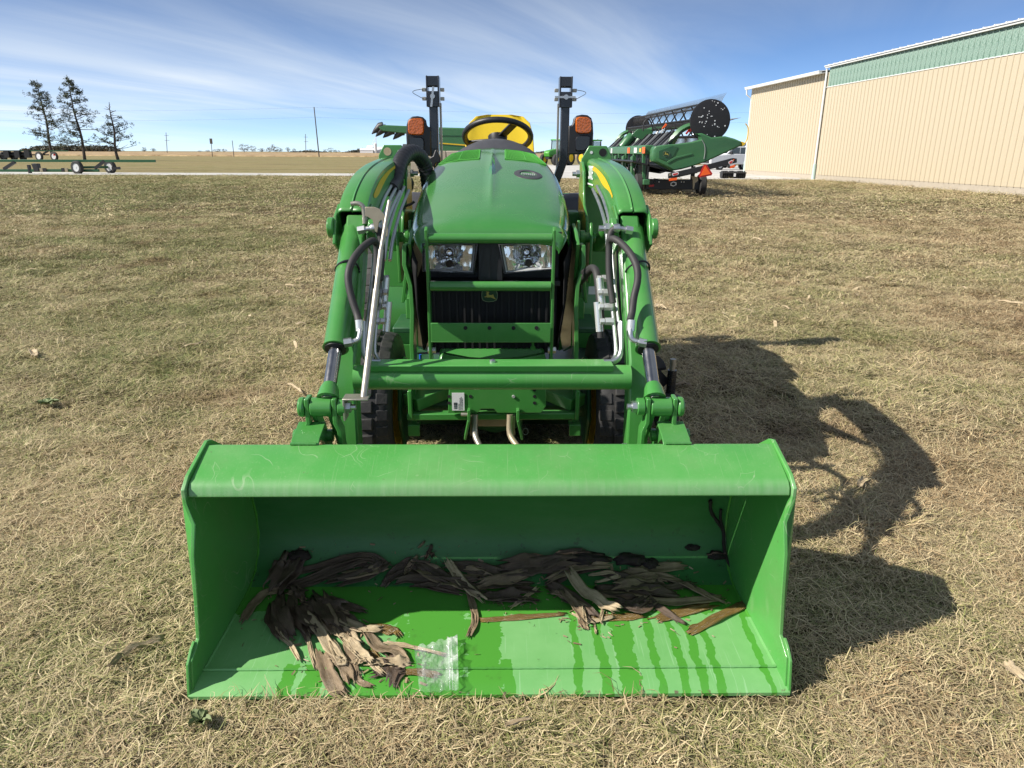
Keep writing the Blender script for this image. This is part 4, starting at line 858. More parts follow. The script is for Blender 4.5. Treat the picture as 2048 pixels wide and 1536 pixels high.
# ---- front support, axle, bumper plate
sup = empty('front_support'); sup.parent = TR
mb = MB(); mb.prism([(1.20, .60), (1.24, .635), (1.42, .64), (1.42, .48), (1.26, .46), (1.21, .54)], -0.225, 0.205); mb.build('front_casting', GP, sup, bevel=0.012)
mb = MB(); mb.prism([(-0.20, .645), (-.1, .625), (0, .618), (.1, .625), (.20, .645), (.21, .60), (-.22, .60)], 1.13, 1.16, 'y'); mb.build('casting_lip', GP, sup, bevel=0.003)
mb = MB(); q = [L(*p, 1.12) for p in ((898, 776), (1092, 776), (1092, 812), (1082, 826), (995, 826), (988, 818), (962, 818), (955, 826), (896, 826))]
n_ = len(q); mb.add(q + [p + V(0, .012, 0) for p in q], [tuple(range(n_)), tuple(range(2 * n_ - 1, n_ - 1, -1))] + [(i, (i + 1) % n_, (i + 1) % n_ + n_, i + n_) for i in range(n_)]); bp = mb.build('bumper_plate', GP, sup, bevel=0.002)
for px, py in ((898, 793), (898, 806), (941, 793), (1069, 793), (1069, 806), (1069, 780)):
    c = L(px, py, 1.1185); mb = MB(); mb.cyl(c, c + V(0, .0012, 0), 0.0068, n=14); mb.build('bolt_hole', 'dark_interior', bp)  # hole drawn as a dark disc, its shade put in as colour
c = L(1027, 793, 1.119); mb = MB(); mb.lathe([(.007, 0), (.006, -.004)], c, (0, 1, 0), 12); mb.build('plate_bolt', 'fitting_white', bp)
q0, q1 = L(903.5, 786, 1.1165), L(929, 821, 1.1165); mb = MB(); mb.box(q0.x, q1.x, 1.1165, 1.1185, q1.z, q0.z); lb = mb.build('barcode_label', 'white_label', bp)
w_, h_ = q1.x - q0.x, q0.z - q1.z
rng = random.Random(2)
mb = MB()
for k in range(9):
    zz = q1.z + h_ * (0.10 + 0.042 * k); mb.box(q0.x + w_ * .14, q0.x + w_ * .42, 1.1158, 1.1164, zz, zz + h_ * rng.choice((.012, .022, .028)))
for k in range(4):
    xx = q0.x + w_ * (.52 + .1 * k); zz = q1.z + h_ * .06
    while zz < q1.z + h_ * (0.72 if k else .4):
        l_ = h_ * rng.uniform(.03, .09); mb.box(xx, xx + w_ * .035, 1.1158, 1.1164, zz, zz + l_); zz += l_ + h_ * .03
pr = mb.build('label_print', 'print_black', lb, smooth=0); pr['kind'] = 'stuff'
mb = MB(); a, b_ = L(815, 831, 1.16), L(1150, 829, 1.16); mb.bar(a, b_, 0.045, 0.028, (0, 1, 0)); mb.build('cross_beam', GP, sup, bevel=0.004)
for s in (-1, 1):
    x = -0.002 + s * 0.338; mb = MB(); mb.box(x - .008, x + .008, 1.13, 1.26, 0.365, 0.49); mb.build('beam_end', GP, sup, bevel=0.003)
    mb = MB(); mb.bar((s * 0.22, 1.3, 0.44), (s * 0.345, 1.19, 0.42), 0.05, 0.10, (0, 0, 1)); mb.build('beam_gusset', GP, sup, bevel=0.003)
mb = MB(); mb.cyl((-0.42, 1.40, 0.34), (0.42, 1.40, 0.34), 0.06, n=20); mb.lathe([(.10, -.12), (.13, 0), (.10, .12)], (0, 1.40, .34), (1, 0, 0), 20); mb.build('front_axle', 'dark_green', sup)
# mower hitch under the nose
hk = empty('mower_hitch'); hk.parent = TR
mb = MB(); q0, q1 = L(956, 828, 1.16), L(1012, 853, 1.16); mb.box(q0.x, q1.x, 1.16, 1.20, q1.z, q0.z); mb.build('hitch_plate', 'tan_metal', hk, bevel=0.003)
for px, s in ((950, -1), (1020, 1)):
    a = [L(px, 829, 1.12), L(px, 868, 1.10), L(px + s * -10 if s < 0 else px + 15, 893, 1.05)]
    mb = MB(); mb.tube(cr(a, 4), 0.0125, 12); mb.build('hook_bar', 'tan_metal' if s > 0 else 'dull_steel', hk)
    mb = MB(); c = L(px - s * -7, 850, 1.135); mb.bar(c + V(0, 0, .045), c - V(0, 0, .04), 0.012, 0.03); mb.build('hook_ear', 'tan_metal', hk, bevel=0.002)
    c0 = L(938 if s < 0 else 1036, 818, 1.10); mb = MB(); mb.bar(c0, c0 - V(0, 0, 0.045), 0.012, 0.035); mb.bar(c0 - V(0, 0, .04), c0 + V(s * .018, .02, -.13), 0.010, 0.04); mb.build('hitch_ear', GP, hk, bevel=0.002)
a, b_ = L(922, 829, 1.11), L(938, 829, 1.11); mb = MB(); mb.cyl(a, b_, 0.0075); mb.build('hitch_pin', 'dull_steel', hk)
c = L(1051, 863, 1.10); mb = MB(); mb.tube([c + V(math.cos(a_ * .45) * .011, 0, math.sin(a_ * .45) * .014) for a_ in range(15)], 0.0018, 5); mb.build('clip_pin', 'zinc', hk)
# ---- loader frame side plates with feet, masts
frame = empty('loader_frame'); frame.parent = TR
for s in (-1, 1):
    P = [V(s * 0.350, 1.235, 1.055), V(s * 0.352, 1.225, 0.98), V(s * 0.330, 1.215, 0.90), V(s * 0.326, 1.205, 0.80), V(s * 0.332, 1.195, 0.66), V(s * 0.332, 1.19, 0.33)]
    mb = MB(); rg = [[p + V(-.008, 0, 0), p + V(.008, 0, 0), p + V(.008, .10, 0), p + V(-.008, .10, 0)] for p in P]; mb.loft(rg); mb.build('front_strap', GP, frame, bevel=0.002)
    mb = MB(); mb.box(s * 0.332 - .024, s * 0.332 + .024, 1.16, 1.21, 0.325, 0.335); mb.box(s * 0.332 - .024, s * 0.332 + .024, 1.155, 1.162, 0.285, 0.335); mb.build('parking_foot', GP, frame, bevel=0.003)
    mb = MB(); mb.prism([(1.23, 1.06), (1.32, 1.10), (1.45, 1.12), (1.72, 1.0), (1.98, 0.85), (1.98, 0.55), (1.7, 0.50), (1.34, 0.62), (1.31, 0.90)], s * 0.322, s * 0.336); mb.build('frame_plate', GP, frame, bevel=0.003)
    # mast: front-facing back plate with holes, two side plates
    x0, x1 = 0.415, 0.560
    mb = MB(); out_ = [(x0 * s, 0.75), (x0 * s, 1.37), ((x0 + .035) * s, 1.432), ((x1 - .025) * s, 1.432), (x1 * s, 1.385), ((x1 + .005) * s, 1.30), (x1 * s, 0.75)]
    mb.prism(out_, 2.02, 2.034, 'y'); mast = mb.build('loader_mast', 'dark_green' if 0 else GP, TR, bevel=0.003)
    for cxp, rr in ((x1 - 0.043, 0.0185), (x0 + .047, 0.007)):
        mb = MB(); mb.cyl((cxp * s, 2.0185, 1.402), (cxp * s, 2.0205, 1.402), rr, n=20); mb.build('mast_hole', 'husk_pale' if rr > .01 and s < 0 else 'dark_interior' if rr > .01 else 'white_label', mast)
    for xx, zt in ((0.413, 1.36), (0.575, 1.36)):
        if xx > .5: continue
        mb = MB(); mb.prism([(2.018, zt), (1.93, zt - .0), (1.86, 1.32), (1.84, 1.24), (1.80, 1.17), (1.70, 1.13), (1.66, 1.05), (1.70, 0.80), (2.018, 0.70)], s * (xx - .006), s * (xx + .006)); mb.build('mast_side', GP, mast, bevel=0.003)
    mb = MB(); mb.box(min(s * .34, s * .415), max(s * .34, s * .415), 1.68, 1.98, 0.66, 0.76); mb.build('mast_foot', GP, mast, bevel=0.004)
    mb = MB(); mb.cyl((s * 0.425, 1.86, 0.98), (s * 0.53, 1.86, 0.98), .03); mb.tube([V(s * .488, 1.86, 0.98), V(s * .488, 1.55, 1.08), V(s * .488, 1.35, 1.16)], [.032, .032, .015], 16); mb.build('lift_cylinder', GP, mast)
    mb = MB(); hexnut(mb, (s * 0.400, 1.93, 1.305), (-s, 0, 0), 0.019, 0.016); mb.cyl((s * .40, 1.93, 1.305), (s * .365, 1.93, 1.305), .010); mb.build('pivot_bolt', 'zinc', mast, smooth=35)
    # hook latch in front of the mast foot
    x = s * 0.355
    mb = MB(); mb.prism([(1.50, 0.86), (1.47, 1.06), (1.485, 1.13), (1.53, 1.12), (1.56, 1.04), (1.62, 1.02), (1.62, 0.86)], x - .006, x + .006); mb.prism([(1.50, 0.86), (1.47, 1.06), (1.50, 1.12), (1.56, 1.04), (1.62, 1.02), (1.62, 0.86)], x + s * .055 - .006, x + s * .055 + .006); mb.build('latch_plates', GP, mast, bevel=0.003)['kind'] = 'stuff'
    mb = MB(); mb.cyl((x - s * .02, 1.515, 1.055), (x + s * .075, 1.515, 1.055), 0.021, n=18); mb.lathe([(.03, 0), (.03, .02)], (x + s * .01, 1.515, 1.055), (s, 0, 0), 18); mb.build('latch_pin', GP, mast, bevel=0.003)
    mb = MB(); mb.bar((x, 1.42, 1.0), (x + s * .03, 1.42, .80), 0.10, 0.012, (0, 1, 0)); mb.build('latch_brace', GP, mast, bevel=0.002)
mb = MB(); mb.tube(cr([L(805, 418, 1.5), L(812, 412, 1.5), L(822, 408, 1.5), L(829, 403, 1.5)], 4), 0.006, 6); mb.build('latch_handle', 'black_plastic', frame)
q = L(1189, 580, 1.62); mb = MB(); mb.box(q.x - .028, q.x + .028, 1.61, 1.612, q.z - .018, q.z + .018); mb.build('part_label', 'white_label', frame)
mb = MB(); q = [L(*p, 1.75) for p in ((797, 690), (840, 690), (832, 712), (826, 726), (804, 726))]; mb.add(q + [p + V(0, .01, 0) for p in q], [(0, 1, 2, 3, 4), (9, 8, 7, 6, 5)] + [(i, (i + 1) % 5, (i + 1) % 5 + 5, i + 5) for i in range(5)]); mb.build('step_plate', GP, frame)
mb = MB(); mb.tube([L(827, 655, 1.6), L(827, 690, 1.62), L(826, 706, 1.62)], [.003, .003, .006], 6); mb.build('red_cable', 'red_plastic', frame)
mb = MB(); q = L(841, 719, 1.7); mb.cyl(q, q + V(0, 0, .025), .006); mb.build('blue_cap', 'blue_plastic', frame)
# corrugated hose bundle looping from the arm to the dash
pts = cr([V(-0.435, 1.62, 1.24), V(-0.425, 1.70, 1.33), V(-0.405, 1.80, 1.385), V(-0.370, 1.90, 1.395), V(-0.338, 1.97, 1.345), V(-0.322, 1.98, 1.24), V(-0.318, 1.95, 1.08)], 14)
mb = MB(); mb.tube(pts, [0.034 + (0.0028 if i % 3 == 0 else 0) for i in range(len(pts))], 14); mb.build('hose_sleeve', 'black_plastic', TR, smooth=60)
mb = MB(); mb.tube(cr([V(-.43, 1.50, 1.25), V(-.43, 1.62, 1.27), V(-.425, 1.68, 1.31)], 5), .030, 12); mb.build('sleeve_cuff', 'black_plastic', TR)
for k in range(3):
    mb = MB(); x = -0.412 + 0.020 * k; mb.tube(cr([V(x, 1.62, 1.27 - k * .014), V(x - .004, 1.35, 1.20 - k * .014), V(x - .003, 1.12, 1.12 - k * .014), V(x, 1.0, 1.03)], 5), 0.0068, 8); mb.build('steel_line', 'zinc', TR)
# side steel hose on the other side of the hood
for k in range(2):
    mb = MB(); mb.tube(cr([V(0.35, 1.30, 0.93 - .03 * k), V(0.366, 1.02, 1.0), V(0.375, 0.93, 0.93), V(0.385, 0.90, 0.82 - .05 * k)], 6), .013, 10); mb.build('hydraulic_hose', 'hose_rubber', frame)
# engine underneath and behind the guard
mb = MB(); mb.box(-0.20, 0.20, 1.34, 2.3, 0.50, 1.05); mb.box(-0.16, 0.16, 2.2, 3.3, 0.42, 0.78); mb.build('engine_block', 'dark_interior', TR, bevel=0.02)

# ---- wheels
def wheel(par, name, x, y, r, w, rr, lugs, seed, rows=3, mt='yellow_paint', lh=0.013):
    s = 1 if x > 0 else -1
    wh = empty(name, (x, y, r)); wh.parent = par
    pr = [(rr, -w * .42), (rr + .015, -w * .46), (r * .80, -w * .5), (r - lh - .018, -w * .46), (r - lh - .004, -w * .38), (r - lh, -w * .2), (r - lh, w * .2), (r - lh - .004, w * .38), (r - lh - .018, w * .46), (r * .80, w * .5), (rr + .015, w * .46), (rr, w * .42)]
    mb = MB(); mb.lathe(pr, (0, 0, 0), (1, 0, 0), 48, True); ty = mb.build('tyre', 'rubber', wh, smooth=40)
    lm = MB(); bw = w / (rows + .1)
    for i in range(rows):
        xc = (i - (rows - 1) / 2) * bw
        for k in range(lugs):
            a = 2 * math.pi * (k + (.5 if i % 2 else 0)) / lugs; da = math.pi / lugs * .72; edge = abs(i - (rows - 1) / 2) > (rows / 2 - .8)
            vs = []
            for rad, sh in ((r - lh - .012, 1.08), (r - (.008 if edge else 0), .92)):
                for dx, dr in ((-1, 0), (1, 0)):
                    for q_ in (-1, 1):
                        xx = xc + dx * bw * .42 * sh; rad2 = rad - (0.012 if edge and dx * (xc) > 0 else 0)
                        vs.append((xx, math.cos(a + q_ * da * sh) * rad2, math.sin(a + q_ * da * sh) * rad2))
            lm.add([vs[0], vs[1], vs[3], vs[2], vs[4], vs[5], vs[7], vs[6]], [(0, 3, 2, 1), (4, 5, 6, 7), (0, 1, 5, 4), (1, 2, 6, 5), (2, 3, 7, 6), (3, 0, 4, 7)])
    lo = lm.build('tread_blocks', 'rubber', ty, bevel=0.004, smooth=30); lo['kind'] = 'stuff'
    mb = MB(); mb.lathe([(rr + .004, -w * .44), (rr + .012, -w * .47), (rr - .01, -w * .45), (rr * .93, -w * .1), (rr * .8, s * w * .05), (rr * .45, s * w * .12), (rr * .42, s * w * .2), (0, s * w * .2), (0, s * w * .1), (rr * .42, s * w * .09), (rr * .8, 0), (rr * .93, w * .1), (rr - .01, w * .45), (rr + .012, w * .47), (rr + .004, w * .44)], (0, 0, 0), (1, 0, 0), 40, True); mb.build('rim', mt, wh, smooth=40)
    return wh
for s in (-1, 1):
    wheel(TR, 'front_wheel', s * 0.508, 1.40, 0.335, 0.185, 0.185, 30, 1, 3)
    wheel(TR, 'rear_wheel', s * 0.640, 2.98, 0.500, 0.29, 0.27, 30, 2, 4)
    mb = MB(); mb.prism([(1.20, .335), (1.25, .50), (1.40, .56), (1.56, .5), (1.6, .335), (1.5, .18), (1.3, .18)], s * .385, s * .405); mb.build('axle_shade_plate', 'dark_green', sup, bevel=.02)  # side bulk added beside the axle to keep sun off the ground
# rear fenders, floor, dash, seat, steering wheel
plat = empty('operator_station'); plat.parent = TR
for s in (-1, 1):
    mb = MB(); P = []
    for k in range(13):
        a = R(195 - k * 14.5); P.append([V(s * xx, 2.98 - math.cos(a) * -0.60 * 1, 0.50 + math.sin(a) * 0.66 - dz) for xx, dz in ((.36, .02), (.40, 0), (.60, 0), (.66, .015), (.68, .05))])
    mb.grid(P); mb.build('rear_fender', 'grey_plastic' if 0 else GP, plat, smooth=60, solid=0.012)
    mb = MB(); P = [[V(s * (0.335 + 0.29 * i / 6), 2.36 + 0.55 * j / 6, 1.04 + 0.12 * math.sin(math.pi * (j + 2) / 9) + .015 * math.sin(math.pi * i / 6) - (.05 if i == 6 else 0) - (.10 if j == 0 else 0)) for j in range(7)] for i in range(7)]
    mb.grid(P); mb.build('fender_cover', 'grey_plastic', plat, smooth=60, solid=0.02)
    mb = MB(); mb.box(s * .42 - .12, s * .42 + .12, 2.05, 2.6, 0.50, 0.53); mb.build('foot_platform', 'dark_green', plat, bevel=.006)
    mb = MB(); mb.box(min(s * .34, s * .42), max(s * .34, s * .42), 2.05, 2.2, 0.55, 1.12); mb.build('cowl_side', GP, plat, bevel=.01)
mb = MB(); rings = []
for y, hw, zt in ((2.23, .250, 1.395), (2.28, .258, 1.428), (2.36, .245, 1.456), (2.47, .21, 1.468), (2.55, .17, 1.460)):
    rings.append([V(math.cos(a) * hw, y, zt - .22 + .22 * (math.sin(a) ** .55 if math.sin(a) > 0 else 0)) for a in [math.pi * (1 - k / 20) for k in range(21)]])
mb.loft(rings, closed=False); mb.f.append(tuple(range(21))); mb.build('dash_cowl', 'grey_plastic', plat, smooth=50, solid=.006)
mb = MB(); mb.box(-.2, .2, 2.3, 2.5, .6, 1.3); mb.build('dash_pedestal', 'black_plastic', plat, bevel=.02)
sw = empty('steering_wheel', (0.008, 2.70, 1.484)); sw.parent = plat; sw.rotation_euler = (R(-27), 0, 0)
mb = MB(); mb.tube([V(math.cos(a) * .187, math.sin(a) * .187, 0) for a in [2 * math.pi * k / 48 for k in range(49)]], .0165, 10); mb.build('wheel_rim', 'black_plastic', sw, smooth=80)
mb = MB(); mb.lathe([(0.02, -.1), (.05, -.04), (.055, 0), (.03, .012)], (0, 0, 0), (0, 0, 1), 20); mb.build('wheel_hub', 'black_plastic', sw)
for k, a in enumerate((R(-58), R(158), R(38))):
    mb = MB(); mb.bar((0, 0, -.02), (math.cos(a) * .18, math.sin(a) * .18, 0), .045 if k == 0 else .034, .014, (-math.sin(a), math.cos(a), 0)); mb.build('wheel_spoke', 'black_plastic', sw, bevel=.005)
seat = empty('driver_seat'); seat.parent = plat
mb = MB(); rings = []
for z, hw, y in ((1.02, .19, 3.10), (1.15, .215, 3.13), (1.35, .222, 3.17), (1.50, .212, 3.215), (1.575, .192, 3.235), (1.615, .150, 3.25), (1.626, .08, 3.255)):
    n_ = 24; rings.append([V(0.018 + (abs(math.cos(a)) ** .6) * (1 if math.cos(a) > 0 else -1) * hw, y + (abs(math.sin(a)) ** .7) * (1 if math.sin(a) > 0 else -1) * .05 + (.045 * (hw and (abs(math.cos(a)) ** 3))) * -1, z) for a in [2 * math.pi * k / n_ for k in range(n_)]])
mb.loft(rings); mb.build('backrest', 'seat_yellow', seat, smooth=60)
mb = MB(); mb.box(-.2, .235, 2.82, 3.2, .95, 1.06); mb.build('cushion', 'seat_yellow', seat, bevel=.03)
mb = MB(); mb.box(-.15, .18, 2.85, 3.15, .72, .95); mb.build('seat_base', 'black_plastic', seat, bevel=.02)
# lever with moulded grip beside the dash
mb = MB(); q = [L(*p, 2.35) for p in ((850, 331), (858, 316), (866, 312), (870, 300), (873, 299), (880, 315), (881, 325), (872, 326), (868, 334))]
n_ = len(q); mb.add(q + [p + V(0, .05, 0) for p in q], [tuple(range(n_)), tuple(range(2 * n_ - 1, n_ - 1, -1))] + [(i, (i + 1) % n_, (i + 1) % n_ + n_, i + n_) for i in range(n_)]); mb.build('lever_grip', 'black_plastic', plat, bevel=.008)
mb = MB(); mb.tube([L(872, 332, 2.375), L(876, 360, 2.37), V(-.30, 2.36, 1.0)], .012, 8); mb.build('lever_stalk', 'black_plastic', plat)
q = L(818, 365, 2.2); mb = MB(); mb.lathe([(.006, -.05), (.022, -.03), (.026, 0), (.018, .022), (.004, .03)], q, (0, 0, 1), 14); mb.tube([q - V(0, 0, .03), q - V(-.01, 0, .25)], .008, 6); mb.build('lever_knob', 'grey_plastic', plat)
# ---- roll bar with warning lamps
rops = empty('roll_bar'); rops.parent = TR
for s in (-1, 1):
    xc = 0.017 + s * 0.4195
    mb = MB(); P = [V(xc - s * .085, 3.30, 1.02), V(xc - s * .075, 3.30, 1.15), V(xc - s * .03, 3.30, 1.27), V(xc, 3.30, 1.36), V(xc, 3.30, 1.735)]
    rg = [[p + V(a * .027, b_ * .04, 0) for a, b_ in ((-1, -1), (1, -1), (1, 1), (-1, 1))] for p in P]; mb.loft(rg); po = mb.build('roll_bar_post', 'black_paint', rops, bevel=.007, smooth=50)
    mb = MB()
    for a in (-1, 1): mb.box(xc + a * .036 - .005, xc + a * .036 + .005, 3.245, 3.355, 1.675, 1.855)
    mb.box(xc - .0405, xc + .0405, 3.247, 3.255, 1.795, 1.853); mb.box(xc - .0405, xc + .0405, 3.345, 3.353, 1.795, 1.853); mb.box(xc - .0405, xc + .0405, 3.247, 3.262, 1.672, 1.765)
    mb.build('fold_bracket', 'black_paint', po, bevel=.003)['kind'] = 'stuff'
    mb = MB()
    if s < 0: mb.bar((xc + .006, 3.238, 1.79), (xc - .010, 3.238, 1.672), .013, .012)
    else: mb.bar((xc - .07, 3.238, 1.733), (xc + .06, 3.238, 1.733), .012, .012, (0, 0, 1))
    mb.lathe([(.015, 0), (.015, -.014)], (xc, 3.24, 1.733), (0, 1, 0), 14); mb.build('lock_pin', 'zinc', po)
    for dz in (1.775, 1.722):
        for a in (-1, 1):
            mb = MB(); mb.box(xc + a * .058 - .012, xc + a * .058 + .012, 3.27, 3.30, dz - .010, dz + .010); mb.build('hinge_lug', 'dull_steel', po, bevel=.002)
    mb = MB(); mb.tube(cr([(xc + s * .065, 3.27, 1.778), (xc + s * .115, 3.26, 1.768), (xc + s * .125, 3.26, 1.755), (xc + s * .09, 3.26, 1.735), (xc + s * .06, 3.27, 1.72)], 5), .0018, 5); mb.build('pin_lanyard', 'wire', po)
    # side channel strip
    mb = MB(); mb.box(xc + (.034 if s < 0 else -.046), xc + (.046 if s < 0 else -.034), 3.32, 3.36, 1.2, 1.70); mb.build('cable_channel', 'dull_steel', po)
    # lamp housing
    def lx(px, py): return L(px if s < 0 else 1999 - px, py - (3 if s > 0 else 0), 3.25)
    out_ = [(862, 254), (856, 254), (853, 250), (851, 240), (845, 234), (835, 232), (824, 233), (816, 239), (813, 249), (812, 270), (813, 288), (817, 300), (825, 308), (838, 312), (863, 312)]
    P = [lx(*p) for p in out_]; n_ = len(P); mb = MB(); mb.add(P + [p + V(0, .05, 0) for p in P], [tuple(range(n_)), tuple(range(2 * n_ - 1, n_ - 1, -1))] + [(i, (i + 1) % n_, (i + 1) % n_ + n_, i + n_) for i in range(n_)])
    wl = mb.build('warning_lamp', 'black_plastic', rops, bevel=.008)
    def rr_(pts, d0, name, mt, d1=None):
        Q = [lx(*p) + V(0, d0, 0) for p in pts]; c = sum(Q, V(0, 0, 0)) / len(Q); n2_ = len(Q)
        Q2 = [c + (q_ - c) * .88 + V(0, -.012, 0) for q_ in Q]; Q3 = [q_ + V(0, .012, 0) for q_ in Q]; mb2 = MB(); mb2.loft([Q3, Q, Q2]); return mb2.build(name, mt, wl, smooth=50)
    rr_([(816.5, 243), (820, 239), (826, 237), (841, 236.5), (846, 238.5), (848, 243), (848, 264), (845.5, 269), (840, 270.5), (822, 270), (817.5, 267), (816, 262)], -.004, 'amber_lens', 'amber')
    rr_([(818, 276), (823, 274), (842, 274), (847, 277), (849, 283), (849, 302), (846, 305.5), (832, 305), (824, 300), (819, 292)], -.002, 'dark_lens', 'black_paint')
# ---- mower deck gauge wheel showing beside the arm
deck = empty('mower_deck'); deck.parent = TR
mb = MB(); mb.prism([(1.74, .14), (1.82, .27), (2.6, .29), (2.70, .16), (2.6, .10), (1.82, .08)], -.74, .60); mb.build('deck_shell', 'dark_green', deck, bevel=.02)  # deck front carried forward to shade the ground under the tractor
c = L(1345, 735, 2.0); mb = MB(); mb.cyl((c.x, 2.0, 0.14), (c.x, 2.0, L(1345, 718, 2.0).z), 0.016); mb.build('gauge_post', 'dull_steel', deck)
mb = MB(); zz = L(1345, 740, 2.0).z; mb.cyl((c.x, 2.0, .13), (c.x, 2.0, zz), .024); mb.build('post_sleeve', 'black_paint', deck)
mb = MB(); mb.tube(cr([(c.x - .07, 2.0, .15), (c.x, 2.0, .165), (c.x + .05, 2.0, .155), (c.x + .065, 2.0, .10), (c.x + .06, 1.99, .06)], 5), .013, 8); mb.build('gauge_fork', 'black_paint', deck)
mb = MB(); mb.lathe([(.03, -.05), (.085, -.05), (.10, -.035), (.10, .035), (.085, .05), (.03, .05)], (c.x - .02, 1.99, .09), (1, 0, 0), 24); mb.build('gauge_wheel', 'rubber', deck)
q = [L(*p, 2.05) for p in ((1306, 709), (1318, 712), (1328, 722), (1334, 735), (1316, 738), (1300, 737))]; n_ = len(q); mb = MB(); mb.add(q + [p + V(0, .02, -.02) for p in q], [tuple(range(n_)), tuple(range(2 * n_ - 1, n_ - 1, -1))] + [(i, (i + 1) % n_, (i + 1) % n_ + n_, i + n_) for i in range(n_)]); ds = mb.build('deck_shield', 'grey_plastic', deck, bevel=.003)
mb = MB(); mb.bar((c.x - .25, 2.06, .13), L(1316, 735, 2.07), .2, .02); mb.build('deck_chute', 'black_plastic', deck)

# ================================================================== BACKGROUND MACHINES
def prism_px(par, name, mt, pts, y, depth, org, bevel=0.0, smooth=38, k=1.0):
    """outline measured in the photograph, set at its own distance y, with real depth"""
    P = [PY(px, py, y) - org for px, py in pts]; c = sum(P, V(0, 0, 0)) / len(P); n_ = len(P)
    Q = [c + (p - c) * k + V(0, depth, 0) for p in P]
    mb = MB(); mb.add(P + Q, [tuple(range(n_)), tuple(range(2 * n_ - 1, n_ - 1, -1))] + [(i, (i + 1) % n_, (i + 1) % n_ + n_, i + n_) for i in range(n_)])
    return mb.build(name, mt, par, bevel=bevel, smooth=smooth)
# ---- draper header, lying along the view on its transport
HY = 25.0; HL = 15.5
Nc = PY(1420, 241, HY); Fc = PY(1276, 257, HY + HL)
org = V(Nc.x, HY, 0); hd = empty('draper_header', org)
tag(hd, 'long green draper header with black reel end discs on a low transport', 'header')
def ppx(px, py, y): return PY(px, py, y) - org
AX = (Fc - Nc) / HL
def along(p, d): return Vector(p) + AX * d
C0 = ppx(1420, 241, HY)
mb = MB(); mb.lathe([(0.05, -.05), (.55, -.05), (.66, -.03), (.665, .02), (.60, .04), (0.05, .04)], C0, (0, 1, 0), 40); d_ = mb.build('reel_disc', 'reel_black', hd)
rng = random.Random(8); mb = MB()
for _ in range(34):
    a, r_ = rng.uniform(0, 6.28), rng.uniform(.12, .60); c = C0 + V(math.cos(a) * r_, -.056, math.sin(a) * r_); w = rng.choice((.010, .014, .018)); mb.box(c.x - w, c.x + w, c.y - .004, c.y + .01, c.z - w, c.z + w)
mb.build('disc_bolts', 'white_far', d_)['kind'] = 'stuff'
C1 = along(C0, HL); mb = MB(); mb.lathe([(0.05, -.05), (.55, -.05), (.66, -.03), (.665, .02), (.60, .04), (0.05, .04)], C1, (0, 1, 0), 36); mb.build('reel_disc', 'reel_black', hd)
mb = MB(); mb.tube([C0, C1], .11, 14); mb.build('reel_tube', 'reel_black', hd)
for k in range(6):
    a = R(58 + 60 * k); o_ = V(math.cos(a) * .58, 0, math.sin(a) * .58)
    mb = MB(); mb.tube([C0 + o_, C1 + o_], .035, 6); bt = mb.build('reel_bat', 'reel_black', hd)
    mb = MB(); td = V(math.cos(a + .35), 0, math.sin(a + .35)) if k in (0, 5) else V(-.2, 0, -1)
    for i in range(84):
        p = along(C0 + o_, HL * (i + .5) / 84); mb.tube([p, p + td * .20 + V(.03, 0, 0), p + td * .38 + V(.10, 0, 0)], [.014, .011, .005], 3, False)
    mb.build('reel_tines', 'grey_far' if k in (0, 5) else 'reel_black', bt, smooth=0)['kind'] = 'stuff'
for i in range(1, 9):
    p = along(C0, HL * i / 9)
    for k in range(3):
        a = R(58 + 60 * k); o_ = V(math.cos(a) * .58, 0, math.sin(a) * .58); mb = MB(); mb.bar(p - o_, p + o_, .09, .04, (0, 1, 0)); mb.build('reel_spider', 'reel_black', hd)
SH = [(1305, 300), (1309, 293), (1330, 289.5), (1354, 288), (1385, 284), (1404, 279), (1402, 271), (1396, 267), (1404, 266), (1412, 269), (1424, 275), (1452, 272), (1470, 277), (1484, 283), (1484, 291), (1462, 301), (1440, 311), (1412, 324), (1385, 333), (1363, 339), (1346, 342), (1334, 336), (1313, 326), (1306, 323), (1304, 316)]
yS = HY - .55
P = [ppx(px, py, yS) for px, py in SH]; c = sum(P, V(0, 0, 0)) / len(P)
mb = MB(); mb.loft([[c + (p - c) * .93 + V(0, -.04, 0) for p in P], [c + (p - c) * .985 + V(0, .0, 0) for p in P], [p + V(0, .12, 0) for p in P], [p + V(0, .45, 0) for p in P]]); es = mb.build('end_shield', 'far_green', hd, smooth=35, bevel=.02)
prism_px(hd, 'shield_tip', 'yellow_paint', [(1484, 283), (1491, 286), (1490, 289), (1484, 293)], yS, .3, org)
prism_px(es, 'shield_panel', 'dark_green', [(1318, 302), (1345, 292), (1356, 294), (1347, 312), (1334, 322), (1318, 316)], yS - .055, .03, org)
prism_px(es, 'shield_crease', 'far_green', [(1334, 323), (1350, 314), (1385, 306), (1386, 309), (1352, 318), (1336, 327)], yS - .06, .05, org, bevel=.01)
mb = MB(); mb.tube(cr([ppx(1404, 280, yS - .05), ppx(1409, 290, yS - .05), ppx(1410, 303, yS - .05), ppx(1408, 318, yS - .05)], 5), .012, 5); mb.build('shield_seam', 'grey_far', es)
emblem(es, lambda a, b_: ppx(1332.5 + (a - 940) / 48, 307.5 + (b_ - 780) / 48, yS - .08), 0)
mb = MB(); mb.tube(cr([ppx(1490, 287, yS + .1), ppx(1495, 275, yS + .1), ppx(1496, 256, yS + .1), ppx(1491, 247, yS + .1)], 5), .018, 6); mb.build('divider_rod', 'yellow_paint', hd)
